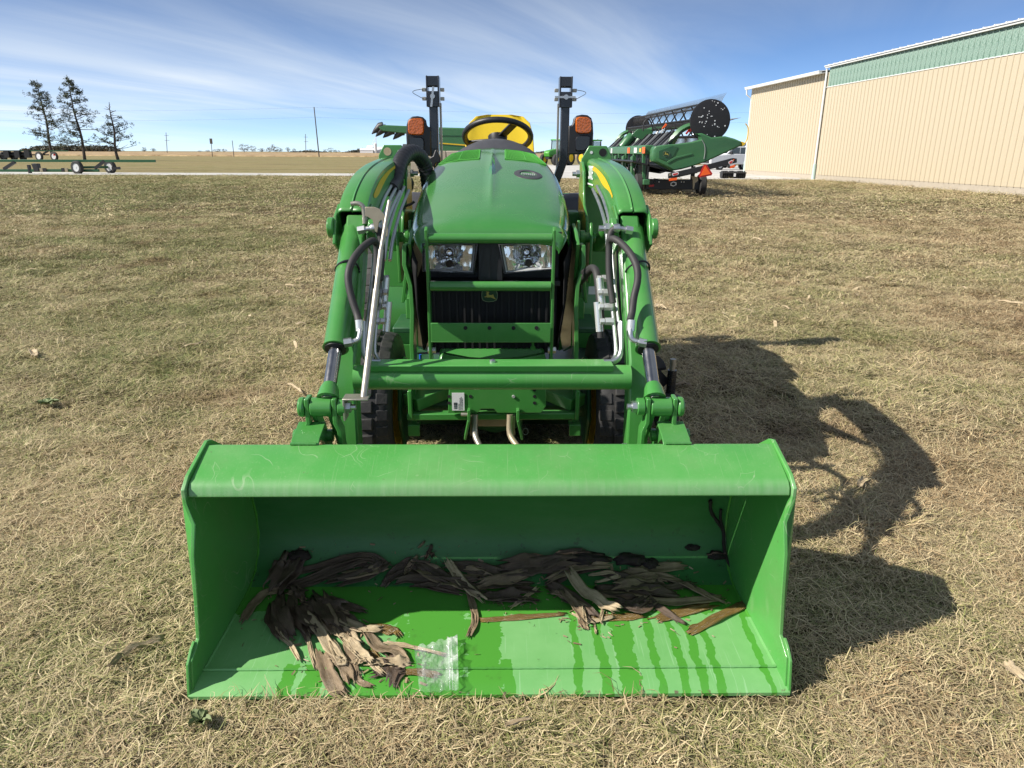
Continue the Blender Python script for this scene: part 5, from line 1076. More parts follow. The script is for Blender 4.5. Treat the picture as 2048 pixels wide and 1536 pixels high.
for i, (dd, sc_) in enumerate(((0.35, 1), (7.8, 1), (15.2, 1))):
    pts = [along(ppx(px, py, HY), dd) for px, py in ((1345, 290), (1353, 275), (1365, 261), (1382, 252), (1402, 249), (1430, 248), (1461, 246))]
    mb = MB(); mb.tube(cr(pts, 4), [.13 - .0025 * k for k in range(25)], 4); mb.build('reel_arm', 'far_green', hd, bevel=.01)
    mb = MB(); mb.cyl(along(ppx(1390, 270, HY), dd - .1), along(ppx(1403, 252, HY), dd - .1), .035); mb.build('lift_cylinder', 'zinc', hd)
# frame behind the belts
xr = ppx(1300, 300, HY).x
zb = ppx(1300, 299, HY).z
mb = MB(); mb.box(xr - .16, xr + .16, 0.15, HL, zb - .16, zb + .14); mb.build('back_beam', 'far_green', hd, bevel=.03)
mb = MB(); mb.box(xr + .0, xr + .05, 0.2, HL, zb - .95, zb - .15); mb.build('back_sheet', 'black_far', hd)
mb = MB(); mb.bar((xr + .2, .2, zb - .55), (xr + .2, HL, zb - .55), 1.5, .05, (1, 0, -.25)); mb.build('draper_belt', 'black_far', hd)
mb = MB(); mb.bar((xr + .75, .2, zb + .30), (xr + .75, HL, zb + .30), .9, .05, (1, 0, .9)); mb.build('crop_guard', 'black_far', hd)
for i in range(26):
    yy = .5 + i * .57; mb = MB(); mb.bar((xr + .42, yy, zb + .02), (xr + 1.02, yy + .1, zb + .62), .05, .05, (0, 1, 0)); mb.build('guard_finger', ('grey_far', 'black_far', 'reel_black')[i % 3], hd)
for i in range(9):
    yy = .8 + i * 1.5; mb = MB(); mb.tube(cr([(xr - .2, yy, zb - .3), (xr - .3, yy + .2, zb - .7), (xr - .15, yy + .5, zb - .95), (xr - .25, yy + .9, zb - .6)], 4), .03, 6); mb.build('hydraulic_hose', 'black_far', hd)
mb = MB(); mb.bar((xr + .85, .2, zb - .62), (xr + .85, HL, zb - .62), .9, .06, (1, 0, .3)); mb.build('cutter_bar', 'black_far', hd)
mb = MB(); mb.box(xr - .12, xr + .10, 0.2, HL, zb - 1.15, zb - .97); mb.build('lower_beam', 'far_green', hd, bevel=.02)
for i in range(8):
    yy = .5 + i * 1.95; mb = MB(); mb.bar((xr - .05, yy, zb - 1.1), (xr - .12, yy, zb - .1), .14, .10, (0, 1, 0)); mb.build('frame_strut', 'far_green', hd, bevel=.01)
for i in range(3):
    yy = 1.6 + i * 2.2
    mb = MB(); mb.tube([(xr - .35, yy, zb - 1.0), (xr + .1, yy - .3, zb - 1.12), (xr + .55, yy - .6, zb - 1.05)], [.10, .12, .08], 8); mb.build('float_cylinder', 'far_green', hd)
    mb = MB(); mb.prism([(yy, zb - .2), (yy + .5, zb - .25), (yy + .3, zb - .9), (yy + .05, zb - .95)], xr - .32, xr - .24); mb.build('frame_plate', 'far_green', hd, bevel=.01)
pa, pb = ppx(1242, 297, 33.5), ppx(1266, 269, 33.5); dq = (pb - pa)
mb = MB(); mb.tube([pa, pa + dq * .06, pa + dq * .5, pa + dq * .92, pb], [.06, .19, .22, .19, .06], 12); mb.build('drive_cover', 'far_green', hd, smooth=60)
prism_px(hd, 'centre_plate', 'far_green', [(1262, 271), (1276, 258), (1300, 258), (1307, 264), (1291, 280), (1283, 279)], 31.5, .12, org, bevel=.01)
prism_px(hd, 'shield_back', 'far_green', [(1216, 300), (1230, 290), (1245, 272), (1250, 271), (1240, 290), (1228, 302)], 39.5, .2, org, bevel=.02)
mb = MB(); mb.tube(cr([ppx(1286, 262, 31), ppx(1288, 245, 31), ppx(1296, 238, 31), ppx(1302, 245, 31), ppx(1306, 260, 31)], 5), .03, 6); mb.build('hose_loop', 'black_far', hd)
for px, py, m_, w, h in ((1278, 300, 'orange_sign', .09, .10), (1303, 301, 'orange_sign', .09, .10), (1290, 299, 'white_label', .10, .09), (1298, 302, 'yellow_paint', .06, .06), (1228, 303, 'orange_sign', .08, .09), (1240, 301, 'white_label', .08, .1)):
    yy = HY + (1305 - px) * .13; c = V(xr - .168, yy - HY, zb + (-.02)); mb = MB(); mb.box(c.x - .006, c.x, c.y - w * 3, c.y + w * 3, c.z - h, c.z + h); mb.build('decal', m_, hd)
for px, py, m_ in ((1378, 264, 'red_plastic'), (1372, 268, 'red_plastic'), (1325, 258, 'orange_sign'), (1321, 266, 'white_far')):
    c = ppx(px, py, HY + .6); mb = MB(); mb.bar(c, c + V(.12, 0, .16), .06, .05); mb.build('reflector', m_, hd)
# ---- its transport cart
cart = empty('header_transport', org); tag(cart, 'black header transport cart with orange warning triangle under the draper header', 'trailer')
def far_wheel(par, c, r, w, rimm, ax=(1, 0, 0), rk=.58):
    wh = empty('wheel', c); wh.parent = par
    mb = MB(); mb.lathe([(r * rk, -w / 2), (r * .9, -w / 2), (r, -w * .35), (r, w * .35), (r * .9, w / 2), (r * rk, w / 2)], (0, 0, 0), ax, 28, True); mb.build('tyre', 'tyre_far', wh)
    mb = MB(); mb.lathe([(r * rk, -w * .4), (r * rk * .9, -w * .42), (r * .3, -w * .2), (.02, -w * .3), (.02, w * .3), (r * .3, w * .2), (r * rk * .9, w * .42), (r * rk, w * .4)], (0, 0, 0), ax, 24); mb.build('rim', rimm, wh)
    mb = MB(); mb.lathe([(r * .12, -w * .46), (r * .12, w * .46)], (0, 0, 0), ax, 12); mb.build('hub', rimm, wh)
cw = ppx(1402, 373, HY + .7); far_wheel(cart, V(cw.x, .7, .36), .36, .24, 'black_far')
cw2 = ppx(1277, 365, HY + .7); far_wheel(cart, V(cw2.x, .7, .36), .36, .24, 'black_far')
for yy in (11.5,):
    for xx in (cw.x - .1, cw2.x + .2): far_wheel(cart, V(xx, yy, .36), .36, .24, 'black_far')
a0, a1 = ppx(1290, 359, HY + .6), ppx(1396, 379, HY + .6)
mb = MB(); mb.box(a0.x, a1.x, .45, .75, a1.z, a0.z); ax1 = mb.build('axle_beam', 'black_far', cart, bevel=.02)
mb = MB(); mb.box(a0.x + .15, a0.x + .45, .7, 13.5, a1.z + .02, a0.z - .03); mb.build('main_rail', 'black_far', cart, bevel=.02)
mb = MB(); mb.bar(V(cw2.x, 11.5, .42), V(cw.x - .1, 11.5, .42), .2, .2, (0, 1, 0)); mb.build('axle_beam', 'black_far', cart)
mb = MB(); mb.bar((xr + .35, .5, a0.z - .05), (xr + .35, .5, zb - 1.13), .14, .14); mb.bar((a1.x - .25, .5, a0.z - .05), (a1.x - .25, .5, .98), .12, .12); mb.build('rest_post', 'black_far', cart)['kind'] = 'stuff'
mb = MB(); mb.bar((xr + .3, 11.5, .4), (xr + .3, 11.5, zb - 1.13), .14, .14); mb.build('rest_post', 'black_far', cart)
yl = HY - .95
prism_px(cart, 'light_bar', 'black_far', [(1337, 347), (1404, 332), (1466, 316), (1474, 317), (1474, 325), (1404, 343), (1337, 357)], yl, .10, org, bevel=.01)
prism_px(cart, 'bar_stay', 'black_far', [(1345, 350), (1395, 340), (1395, 346), (1345, 357)], yl + .1, .6, org)
for pts, m_ in ((((1338, 357), (1354, 355), (1354, 360), (1338, 362)), 'orange_sign'), (((1461, 332), (1471, 329), (1470, 334), (1460, 337)), 'orange_sign'), (((1345, 346.5), (1356, 344), (1358, 347), (1356, 350), (1346, 352), (1344, 349)), 'white_label'), (((1457, 324), (1464, 320), (1467, 322), (1464, 327), (1458, 328)), 'white_label'),
                ((((1346, 347.6), (1355, 345.6), (1356.5, 347.4), (1355, 349), (1347, 351), (1345.6, 349))), 'sign_red'), (((1458.2, 324.6), (1463.6, 321.4), (1465.8, 322.6), (1463.4, 326.4), (1459, 327)), 'sign_red'), (((1466, 319), (1469, 318), (1467, 322)), 'orange_sign'), (((1338, 348), (1342, 347), (1342, 351), (1338, 352)), 'tan_metal')):
    prism_px(cart, 'bar_marker', m_, pts, yl - (.018 if m_ == 'sign_red' else .012), .01, org)
prism_px(cart, 'axle_badge', 'white_label', [(1341, 366), (1347, 363), (1353, 365), (1353, 370), (1347, 373), (1341, 371)], HY + .43, .01, org)
prism_px(cart, 'axle_badge_dark', 'black_far', [(1343, 367), (1347, 365), (1351, 366.5), (1351, 369.5), (1347, 371), (1343, 370)], HY + .42, .01, org)
for px in (1309, 1318, 1363, 1368):
    prism_px(cart, 'axle_bolt', 'white_far', [(px - 1, 363), (px + 1, 363), (px + 1, 365), (px - 1, 365)], HY + .43, .01, org)
prism_px(cart, 'red_marker', 'sign_red', [(1298, 370), (1308, 369), (1308, 373), (1298, 374)], HY + .43, .01, org)
smv = prism_px(cart, 'warning_triangle', 'sign_red', [(1408, 329), (1413, 329), (1425, 347), (1423, 351), (1399, 355), (1397, 352)], yl - .05, .02, org)
prism_px(cart, 'triangle_face', 'orange_sign', [(1410.5, 331), (1421.5, 348), (1400.5, 352)], yl - .06, .008, org)
prism_px(cart, 'triangle_post', 'tan_metal', [(1382, 352), (1396, 354), (1396, 362), (1390, 366), (1388, 378), (1386, 378), (1386, 360)], yl + .5, .06, org)

# ---- long header trailers across the lawn
def long_trailer(px_end, px_start, row_beam, row_low, y, wheels, label, rows_w, mtw, bm=None, org_px=60):
    o = PY(org_px, 330, y); o.z = 0; root = empty('header_trailer', o); tag(root, label, 'trailer', 'empty header trailers')
    def q(px, py, dy=0): return PY(px, py, y) - o + V(0, dy, 0)
    a, b_ = q(px_start, row_beam), q(px_end, row_beam + 1.0); k = (y / 46.0)
    mb = MB(); mb.bar(a, b_, .12, .15, (0, 1, 0)); mb.build('cradle_beam', 'dark_green', root, bevel=.01)
    a2 = a + V(0, 1.2, 0); mb = MB(); mb.bar(q(px_start, row_low), q(wheels[-1][0], row_low), .15, .16, (0, 1, 0)); mb.build('main_rail', 'dark_green' if y < 60 else 'black_far', root, bevel=.01)
    for px, dy, r in wheels:
        c = q(px, rows_w, 0); far_wheel(root, V(c.x, dy, r), r, .26, mtw, (0.25, 1, 0), .62)
    return root, q
tr1, q = long_trailer(311, -160, 321, 341, 46.5, ((160, -.25, .40), (198, 1.35, .40)), 'long green header trailer with pale wheels standing on the gravel road', 340, 'rim_grey')
mb = MB(); mb.tube([V(q(163, 340).x, -.1, .40), V(q(195, 340).x, 1.3, .40)], .08, 6); mb.build('axle', 'dark_green', tr1)
for (xa, ya), (xb, yb), m_ in (((8, 338), (30, 324), 'black_far'), ((190, 337), (209, 322), 'black_far'), ((66, 327), (73, 343), 'black_far'), ((150, 329), (158, 336), 'black_far')):
    mb = MB(); mb.bar(q(xa, ya), q(xb, yb), .16, .16, (0, 1, 0)); mb.build('cradle_arm', m_, tr1)
c = q(74, 335); mb = MB(); mb.box(c.x - .16, c.x + .16, -.15, .15, c.z - .22, c.z + .24); mb.build('jack_head', 'black_far', tr1, bevel=.02)
c = q(60, 343); mb = MB(); mb.box(c.x - .06, c.x + .06, -.1, .1, 0, c.z + .4); mb.build('jack_leg', 'black_far', tr1)
for px in (85, 92, 135, 128):
    c = q(px, 340); mb = MB(); mb.box(c.x - .09, c.x + .09, -.14, -.06, c.z - .10, c.z + .12); mb.build('hinge_block', 'tan_metal' if px in (85, 135) else 'black_far', tr1)
c = q(214, 337); mb = MB(); mb.box(c.x - .25, c.x + .25, 1.0, 1.15, c.z - .08, c.z + .08); mb.build('tail_bar', 'black_far', tr1)
tr2, q = long_trailer(136, -200, 301, 309.5, 104, ((82, -.4, .62), (98, 1.2, .62)), 'far dark header trailer parked beyond the gravel road near the pines', 313, 'white_far')
for px in (4, 25, 43): 
    c = q(px, 313); far_wheel(tr2, V(c.x, .3, .60), .60, .3, 'black_far', (0.25, 1, 0))
for px in (15, 36, 56):
    c = q(px, 308); mb = MB(); mb.box(c.x - .35, c.x + .35, -.3, .3, c.z - .5, c.z + .5); mb.build('stand', 'black_far', tr2)
mb = MB(); mb.bar(q(86, 308), q(96, 302), .2, .2, (0, 1, 0)); mb.build('cradle_arm', 'black_far', tr2)
mb = MB(); c = q(101, 310); mb.box(c.x - .1, c.x + .1, .8, .9, c.z - .1, c.z + .15); mb.build('tail_lamp', 'red_plastic', tr2)

# ---- corn head behind a wall of concrete blocks
yC = 57.0; o = PY(860, 340, yC); o.z = 0
chd = empty('corn_header', o); tag(chd, 'green folding corn head with dark snouts raised behind the block wall', 'header')
prism_px(chd, 'folded_wing', 'far_green', [(756, 254), (760, 251), (772, 250), (864, 254), (864, 271), (800, 266), (764, 262)], yC, 2.2, o, bevel=.06)
for (xa, ya), (xb, yb) in (((760, 253), (743.5, 268)), ((766, 258), (751.5, 273)), ((781, 262), (766, 275.5)), ((801, 264), (786, 279))):
    a, b_ = PY(xa, ya, yC + .3) - o, PY(xb, yb, yC + .3) - o; mb = MB(); mb.tube([a + V(.25, 0, .05), a, a.lerp(b_, .6), b_], [.30, .30, .17, .03], 8); mb.build('snout', 'black_far', chd, smooth=60)
prism_px(chd, 'main_body', 'far_green', [(862, 254), (937, 256), (960, 262), (960, 300), (905, 312), (880, 310), (862, 300)], yC + .2, 2.4, o, bevel=.08)
prism_px(chd, 'body_crease', 'dark_green', [(862, 270), (937, 271), (937, 272.5), (862, 271.5)], yC + .17, .05, o)
prism_px(chd, 'yellow_stripe', 'yellow_paint', [(862, 284), (937, 289.5), (937, 292), (862, 286)], yC + .16, .04, o)
prism_px(chd, 'grey_panel', 'grey_far', [(806, 288), (838, 288), (838, 306), (800, 306)], yC + .5, 1.0, o)
prism_px(chd, 'support_frame', 'black_far', [(815, 300), (940, 300), (940, 343), (930, 343), (928, 312), (830, 312), (826, 343), (816, 343)], yC + 1.0, .4, o)
yB = 52.0; bw0 = PY(797, 346, yB); bw0.z = 0
bwall = empty('block_wall', bw0); tag(bwall, 'low wall of weathered tan concrete blocks at the gravel edge', 'wall')
mb = MB(); mb.box(.01, 1.49, 0.01, .74, .01, .74); bme = mb.mesh('block', 'concrete'); 
for r_ in range(2):
    for i in range(5):
        ob = bpy.data.objects.new('block', bme); col.objects.link(ob); ob.parent = bwall; ob.location = (i * 1.5 + (.0 if r_ == 0 else .35) + .01 * i, .02 * ((i * 7 + r_ * 3) % 3), r_ * .75)
        md = ob.modifiers.new('bevel', 'BEVEL'); md.width = .04; md.segments = 2

# ---- tractors on the gravel
def big_tractor(px, y, rz, label, k=1.0):
    o = PY(px, 330, y); o.z = 0; root = empty('field_tractor', o, rz); tag(root, label, 'tractor', 'large tractors parked on the gravel'); root.scale = (k, k, k)
    mb = MB(); mb.prism([(-2.6, 1.05), (-2.7, 1.5), (-2.5, 1.75), (-.6, 2.0), (-.6, 1.0)], -.42, .42, 'x'); mb.build('hood', 'bright_green', root, bevel=.08)
    mb = MB(); mb.box(-.30, .30, -2.5, 1.6, .75, 1.1); mb.build('chassis', 'black_far', root, bevel=.05)
    mb = MB(); mb.box(-.78, .78, -.62, 1.0, 1.35, 1.75); mb.build('cab_floor', 'dark_green', root, bevel=.05)
    for sx in (-1, 1):
        for yy in (-.58, .95):
            mb = MB(); mb.bar((sx * .76, yy, 1.7), (sx * .70, yy * .92, 2.95), .09, .09); mb.build('cab_pillar', 'black_far', root)
    mb = MB(); mb.prism([(-.60, 1.75), (.96, 1.75), (.88, 2.9), (-.54, 2.9)], -.70, .70); mb.build('cab_glass', 'glass_cab', root)
    mb = MB(); mb.box(-.82, .82, -.72, 1.05, 2.95, 3.12); mb.build('cab_roof', 'bright_green', root, bevel=.06)
    mb = MB(); mb.lathe([(.10, 0), (.12, .05), (.03, .12)], (.3, -.3, 3.12), (0, 0, 1), 10); mb.build('beacon', 'white_far', root)
    mb = MB(); mb.box(-.25, .25, .2, .6, 1.75, 2.4); mb.build('cab_seat', 'black_far', root, bevel=.05)
    for sx in (-1, 1):
        far_wheel(root, V(sx * 1.05, .9, .92), .92, .55, 'yellow_paint', (1, 0, 0), .56)
        far_wheel(root, V(sx * .95, -1.9, .68), .68, .42, 'yellow_paint', (1, 0, 0), .52)
        mb = MB(); P = [[V(sx * xx, .9 + math.cos(a) * 1.0, .92 + math.sin(a) * 1.0) for xx in (.72, 1.28)] for a in [R(30 + 15 * i) for i in range(9)]]; mb.grid(P); mb.build('fender', 'black_far', root, solid=.04)
    mb = MB(); mb.tube([(.35, -.9, 1.8), (.35, -.9, 2.9)], .06, 8); mb.build('exhaust', 'black_far', root)
m, t, b = mat('glass_cab'); b.inputs['Base Color'].default_value = (.25, .38, .42, 1); b.inputs['Roughness'].default_value = .05; b.inputs['Alpha'].default_value = .55
big_tractor(1117, 86, R(-38), 'green field tractor with yellow wheels parked on the gravel, nearer the utility poles', .92)
big_tractor(1186, 88, R(35), 'green field tractor with yellow wheels parked close to the draper header', .92)

# ---- pickups and rollers by the shed corner
def pickup(px, y, rz, label, k=1.0, crew=True):
    o = PY(px, 335, y); o.z = 0; root = empty('pickup_truck', o, rz); tag(root, label, 'truck', 'white trucks behind the shed'); root.scale = (k, k, k)
    mb = MB(); mb.prism([(-2.9, .55), (-2.95, 1.0), (-2.75, 1.22), (-1.35, 1.32), (-.75, 1.36), (2.9, 1.36), (2.95, .6), (2.4, .5), (-2.4, .48)], -.95, .95); mb.build('body', 'white_far', root, bevel=.06)
    mb = MB(); mb.prism([(-1.30, 1.32), (-.55, 1.98), (1.15, 1.98), (1.45, 1.36)], -.82, .82); mb.build('cab', 'white_far', root, bevel=.06)
    for s in (-1, 1):
        mb = MB(); mb.prism([(-1.02, 1.38), (-.48, 1.88), (.12, 1.88), (.12, 1.38)], s * .80, s * .835); mb.build('window', 'glass_far', root)
        mb = MB(); mb.prism([(.22, 1.38), (.22, 1.88), (1.0, 1.88), (1.2, 1.38)], s * .80, s * .835); mb.build('window', 'glass_far', root)
        for yy in (-1.9, 1.9): far_wheel(root, V(s * .84, yy, .40), .40, .26, 'rim_grey', (1, 0, 0), .6)
        mb = MB(); mb.box(s * .86, s * 1.12, -.95, -.80, 1.35, 1.55); mb.build('mirror', 'black_far', root, bevel=.02)
        mb = MB(); mb.box(s * .60 - .22, s * .60 + .22, -2.96, -2.85, .85, 1.05); mb.build('headlight', 'glass_far', root)
    mb = MB(); mb.bar((0, -1.22, 1.40), (0, -.60, 1.93), 1.5, .03); mb.build('windscreen', 'glass_far', root)
    mb = MB(); mb.box(-.7, .7, -2.98, -2.9, .6, 1.05); mb.build('grille', 'black_far', root)
pickup(1462, 66, R(-68), 'white pickup truck seen past the header, its nose towards the header')
pickup(1500, 74, R(-86), 'taller white truck parked behind the white pickup beside the shed corner', 1.22)
o = PY(1465, 357, 43.2); o.z = 0
pk = empty('land_roller', o, R(4)); tag(pk, 'low black ring roller on the gravel at the shed corner', 'roller')
mb = MB(); mb.box(-.72, .72, -.25, .25, .30, .36); mb.build('frame', 'black_far', pk)
for i in range(13):
    mb = MB(); mb.lathe([(.05, -.045), (.20, -.03), (.225, 0), (.20, .03), (.05, .045)], (-.68 + i * .113, 0, .215), (1, 0, 0), 18); mb.build('ring', 'black_far', pk)
mb = MB(); mb.box(-.04, .08, -.27, -.25, .12, .3); mb.build('tag_plate', 'white_far', pk)
for i, xx in enumerate((-.5, -.1, .4)):
    mb = MB(); mb.box(xx - .12, xx + .12, -.1, .1, .36, .44); mb.build('bearing_cap', 'black_far', pk, bevel=.02)

# ================================================================== IN THE BUCKET
FULL = [(-0.30, -0.11), (-0.002, 0.006), (0.030, 0.020)] + PROF
def bucket_hit(px, py):
    r = TMI.to_3x3() @ ray(px, py); e = TMI @ EYE; best = None
    for (y0, z0), (y1, z1) in zip(FULL[:-1], FULL[1:]):
        ny, nz = -(z1 - z0), (y1 - y0); den_ = r.y * ny + r.z * nz
        if abs(den_) < 1e-9: continue
        t_ = ((y0 - e.y) * ny + (z0 - e.z) * nz) / den_
        p = e + r * t_; u = ((p.y - y0) * (y1 - y0) + (p.z - z0) * (z1 - z0)) / ((y1 - y0) ** 2 + (z1 - z0) ** 2)
        if -0.001 <= u <= 1.001 and t_ > 0 and (best is None or t_ < best[0]): best = (t_, p, V(0, ny, nz).normalized())
    if best is None: return V(0, .3, .05), V(0, 0, 1)
    return best[1], best[2]
def ribbon(name, P, Nn, wid, mt, seed, lift=.004, curl=.25, label=None, group=None, cat='corn husk', nv=9, ragged=0.25, frame_=None):
    rng = random.Random(seed); n_ = len(P); F = frame_ or TM
    ctr = F @ (sum(P, V(0, 0, 0)) / n_); vs, uv = [], []
    ph = rng.uniform(0, 9); fold = rng.uniform(-.6, .6); e0 = [rng.uniform(-1, 1) for _ in range(nv)]; e1 = [rng.uniform(-1, 1) for _ in range(nv)]; tw = rng.uniform(-.5, .5)
    for i, p in enumerate(P):
        t_ = i / (n_ - 1); tg = (P[min(i + 1, n_ - 1)] - P[max(0, i - 1)]).normalized(); nn = Nn[i]; sd = nn.cross(tg).normalized()
        w = wid * (0.55 + 0.45 * math.sin(math.pi * (0.15 + 0.72 * t_))) * (1 + ragged * noise.noise((t_ * 5, seed, 0)))
        for j in range(nv):
            u = j / (nv - 1) * 2 - 1; cre = (.0010 if j % 2 else 0)
            h = lift * (.6 + .7 * abs(noise.noise((t_ * 3 + ph, 0, seed)))) + w * curl * abs(u - fold) * (0.7 + 0.9 * noise.noise((t_ * 2.5, seed * 1.7, 2))) + cre + 0.006 * noise.noise((t_ * 5 + ph, u * 2.0, seed)) + tw * u * w * .3 * (t_ - .5)
            k = min(1, min(i, n_ - 1 - i) / 2.2); edge_ = (e0[j] if t_ < .5 else e1[j]) * wid * .55 * (1 - k) ** 1.5
            rg_ = 1 + (.16 * noise.noise((t_ * 17, seed, j)) if j in (0, nv - 1) else 0)
            q_ = p + sd * u * w * .5 * rg_ + nn * max(.001 + .0006 * (j % 3), h) + tg * edge_
            vs.append((F @ q_) - ctr); uv.append((t_, j / (nv - 1)))
    fs = [(i * nv + j, i * nv + j + 1, (i + 1) * nv + j + 1, (i + 1) * nv + j) for i in range(n_ - 1) for j in range(nv - 1)]
    me = bpy.data.meshes.new(name); me.from_pydata([tuple(v) for v in vs], [], fs); me.shade_smooth(); me.set_sharp_from_angle(angle=R(50)); me.materials.append(MAT[mt])
    ul = me.uv_layers.new(name='UVMap')
    for lp in me.loops: ul.data[lp.index].uv = uv[lp.vertex_index]
    o_ = bpy.data.objects.new(name, me); col.objects.link(o_); o_.location = ctr
    sm_ = o_.modifiers.new('thick', 'SOLIDIFY'); sm_.thickness = .0006
    return tag(o_, label, cat, group)
GRP = 'corn husks lying in the loader bucket'
DK = 'dark corn husk among the heap lying in the bucket'
BR = 'weathered brown corn husk strip in the heap across the bucket floor'
HUSKS = [
 ([(487, 1243), (505, 1215), (530, 1192), (558, 1182)], .040, 'husk_brown', .006, 'grey brown husk leaning alone towards the shaded side plate'),
 ([(606, 1106), (590, 1140), (560, 1188)], .060, 'husk_dark', .012, DK), ([(560, 1180), (620, 1160), (690, 1130), (740, 1116), (778, 1138)], .042, 'husk_dark', .008, DK),
 ([(655, 1165), (720, 1150), (760, 1128)], .040, 'husk_dark', .014, DK), ([(770, 1165), (790, 1140), (822, 1118)], .024, 'husk_dark', .012, DK),
 ([(575, 1190), (596, 1196), (612, 1208)], .026, 'husk_brown', .022, BR), ([(575, 1195), (572, 1232), (590, 1276)], .085, 'husk_dark', .010, DK), ([(620, 1200), (612, 1240), (622, 1275)], .06, 'husk_dark', .012, DK),
 ([(603, 1226), (635, 1262), (660, 1300), (686, 1330)], .040, 'husk_pale', .020, 'pale curled husk running from shade into sun in the bucket'),
 ([(642, 1308), (655, 1348), (672, 1378), (688, 1394)], .050, 'husk_brown', .008, 'wide frayed brown husk reaching over the cutting edge'), ([(660, 1300), (690, 1340), (700, 1368)], .040, 'husk_brown', .012, BR), ([(702, 1328), (716, 1362), (745, 1374)], .022, 'husk_brown', .005, BR),
 ([(552, 1237), (560, 1272), (583, 1296), (600, 1326)], .016, 'husk_pale', .012, 'thin pale curling husk sliver alone on the bucket floor'), ([(614, 1265), (623, 1308), (633, 1342)], .016, 'husk_pale', .014, 'narrow straight pale husk standing beside the frayed husks'),
 ([(628, 1198), (680, 1210), (726, 1228)], .040, 'husk_dark', .012, DK), ([(640, 1212), (690, 1245), (720, 1262)], .06, 'husk_dark', .010, DK),
 ([(655, 1228), (690, 1252), (730, 1264), (768, 1264)], .045, 'husk_pale', .016, 'broad tan husk lying across the others in full sun'), ([(660, 1262), (690, 1270), (715, 1290)], .05, 'husk_pale', .006, BR),
 ([(672, 1265), (702, 1300), (735, 1325), (768, 1354)], .022, 'husk_pale', .018, 'long slim pale husk crossing the sunny heap'), ([(690, 1270), (700, 1310), (712, 1350)], .03, 'husk_brown', .008, BR),
 ([(735, 1272), (758, 1300), (790, 1308), (812, 1325)], .046, 'husk_brown', .016, 'furled grey brown husk with rolled end in the sun'), ([(770, 1288), (800, 1292), (835, 1300), (888, 1312)], .020, 'husk_pale', .010, 'slim pale husk poking under the plastic bag'),
 ([(775, 1318), (792, 1340), (786, 1368)], .055, 'husk_dark', .006, 'dark lobed leaf lying flat near the cutting edge'), ([(745, 1352), (775, 1345), (800, 1345)], .03, 'husk_dark', .006, DK), ([(800, 1345), (840, 1345), (874, 1352)], .028, 'husk_wet', .003, 'flat wet husk half under the plastic bag'), ([(745, 1256), (780, 1262), (792, 1272)], .044, 'husk_wet', .006, BR), ([(740, 1300), (755, 1325), (752, 1335)], .03, 'husk_wet', .004, BR),
 ([(795, 1135), (830, 1140), (900, 1168), (960, 1180)], .044, 'husk_dark', .008, DK), ([(815, 1152), (870, 1175), (922, 1188)], .05, 'husk_dark', .012, DK), ([(895, 1120), (910, 1150), (935, 1182), (966, 1208)], .034, 'husk_pale', .026, 'grey folded husk standing up from the dark heap'),
 ([(935, 1180), (946, 1215), (950, 1245), (938, 1276)], .026, 'husk_brown', .010, 'brown torn husk hanging from shade into the sun'), ([(905, 1132), (960, 1138), (1005, 1150)], .046, 'husk_dark', .016, DK), ([(955, 1165), (1010, 1175), (1075, 1185)], .05, 'husk_dark', .008, DK), ([(960, 1195), (1020, 1200), (1070, 1205)], .045, 'husk_dark', .006, DK),
 ([(958, 1242), (1040, 1236), (1128, 1229)], .026, 'husk_wet', .004, 'flat straight wet husk along the shade edge'), ([(1000, 1142), (1060, 1130), (1110, 1126), (1190, 1122)], .05, 'husk_dark', .010, DK), ([(1090, 1150), (1150, 1128), (1215, 1125)], .055, 'husk_dark', .02, DK), ([(1095, 1168), (1150, 1142), (1218, 1132)], .034, 'husk_brown', .03, BR),
 ([(1090, 1172), (1140, 1200), (1190, 1240)], .055, 'husk_dark', .014, DK), ([(1138, 1150), (1165, 1190), (1200, 1215), (1236, 1232)], .044, 'husk_pale', .034, 'wide pale folded husk on top of the heap'), ([(1075, 1180), (1050, 1200), (1022, 1220)], .016, 'husk_pale', .016, BR), ([(1180, 1155), (1225, 1150), (1235, 1158), (1190, 1172)], .016, 'husk_pale', .028, BR),
 ([(1210, 1150), (1270, 1170), (1335, 1180)], .05, 'husk_dark', .014, DK), ([(1240, 1168), (1300, 1155), (1345, 1160)], .03, 'husk_brown', .022, BR), ([(1250, 1150), (1310, 1140), (1365, 1132)], .040, 'husk_brown', .012, 'greyish rounded husk tip at the end of the heap'), ([(1300, 1150), (1350, 1165), (1410, 1190), (1442, 1202)], .026, 'husk_dark', .010, DK), ([(1200, 1180), (1270, 1185), (1340, 1195)], .05, 'husk_dark', .008, DK),
 ([(1180, 1192), (1260, 1198), (1350, 1208), (1442, 1200)], .034, 'husk_brown', .012, BR), ([(1225, 1205), (1265, 1215), (1290, 1200)], .05, 'husk_dark', .014, DK), ([(1180, 1236), (1240, 1236), (1292, 1231)], .036, 'husk_wet', .004, 'flat wet brown husk beside the dripping streaks'), ([(1308, 1242), (1360, 1226), (1425, 1210)], .045, 'husk_wet', .004, 'broad wet husk flat against the floor near the bright side plate'), ([(1375, 1268), (1420, 1245), (1480, 1215), (1512, 1200)], .038, 'husk_wet', .008, 'straight wet husk slanting towards the bright side plate'),
 ([(1160, 1224), (1166, 1250), (1172, 1260)], .03, 'husk_brown', .004, BR), ([(1185, 1235), (1190, 1256), (1192, 1270)], .008, 'husk_pale', .004, 'tiny pale sliver below the heap at the shade edge'), ([(850, 1120), (858, 1105), (864, 1090)], .014, 'husk_dark', .012, DK), ([(1145, 1230), (1180, 1245), (1230, 1236)], .02, 'husk_pale', .010, BR)]
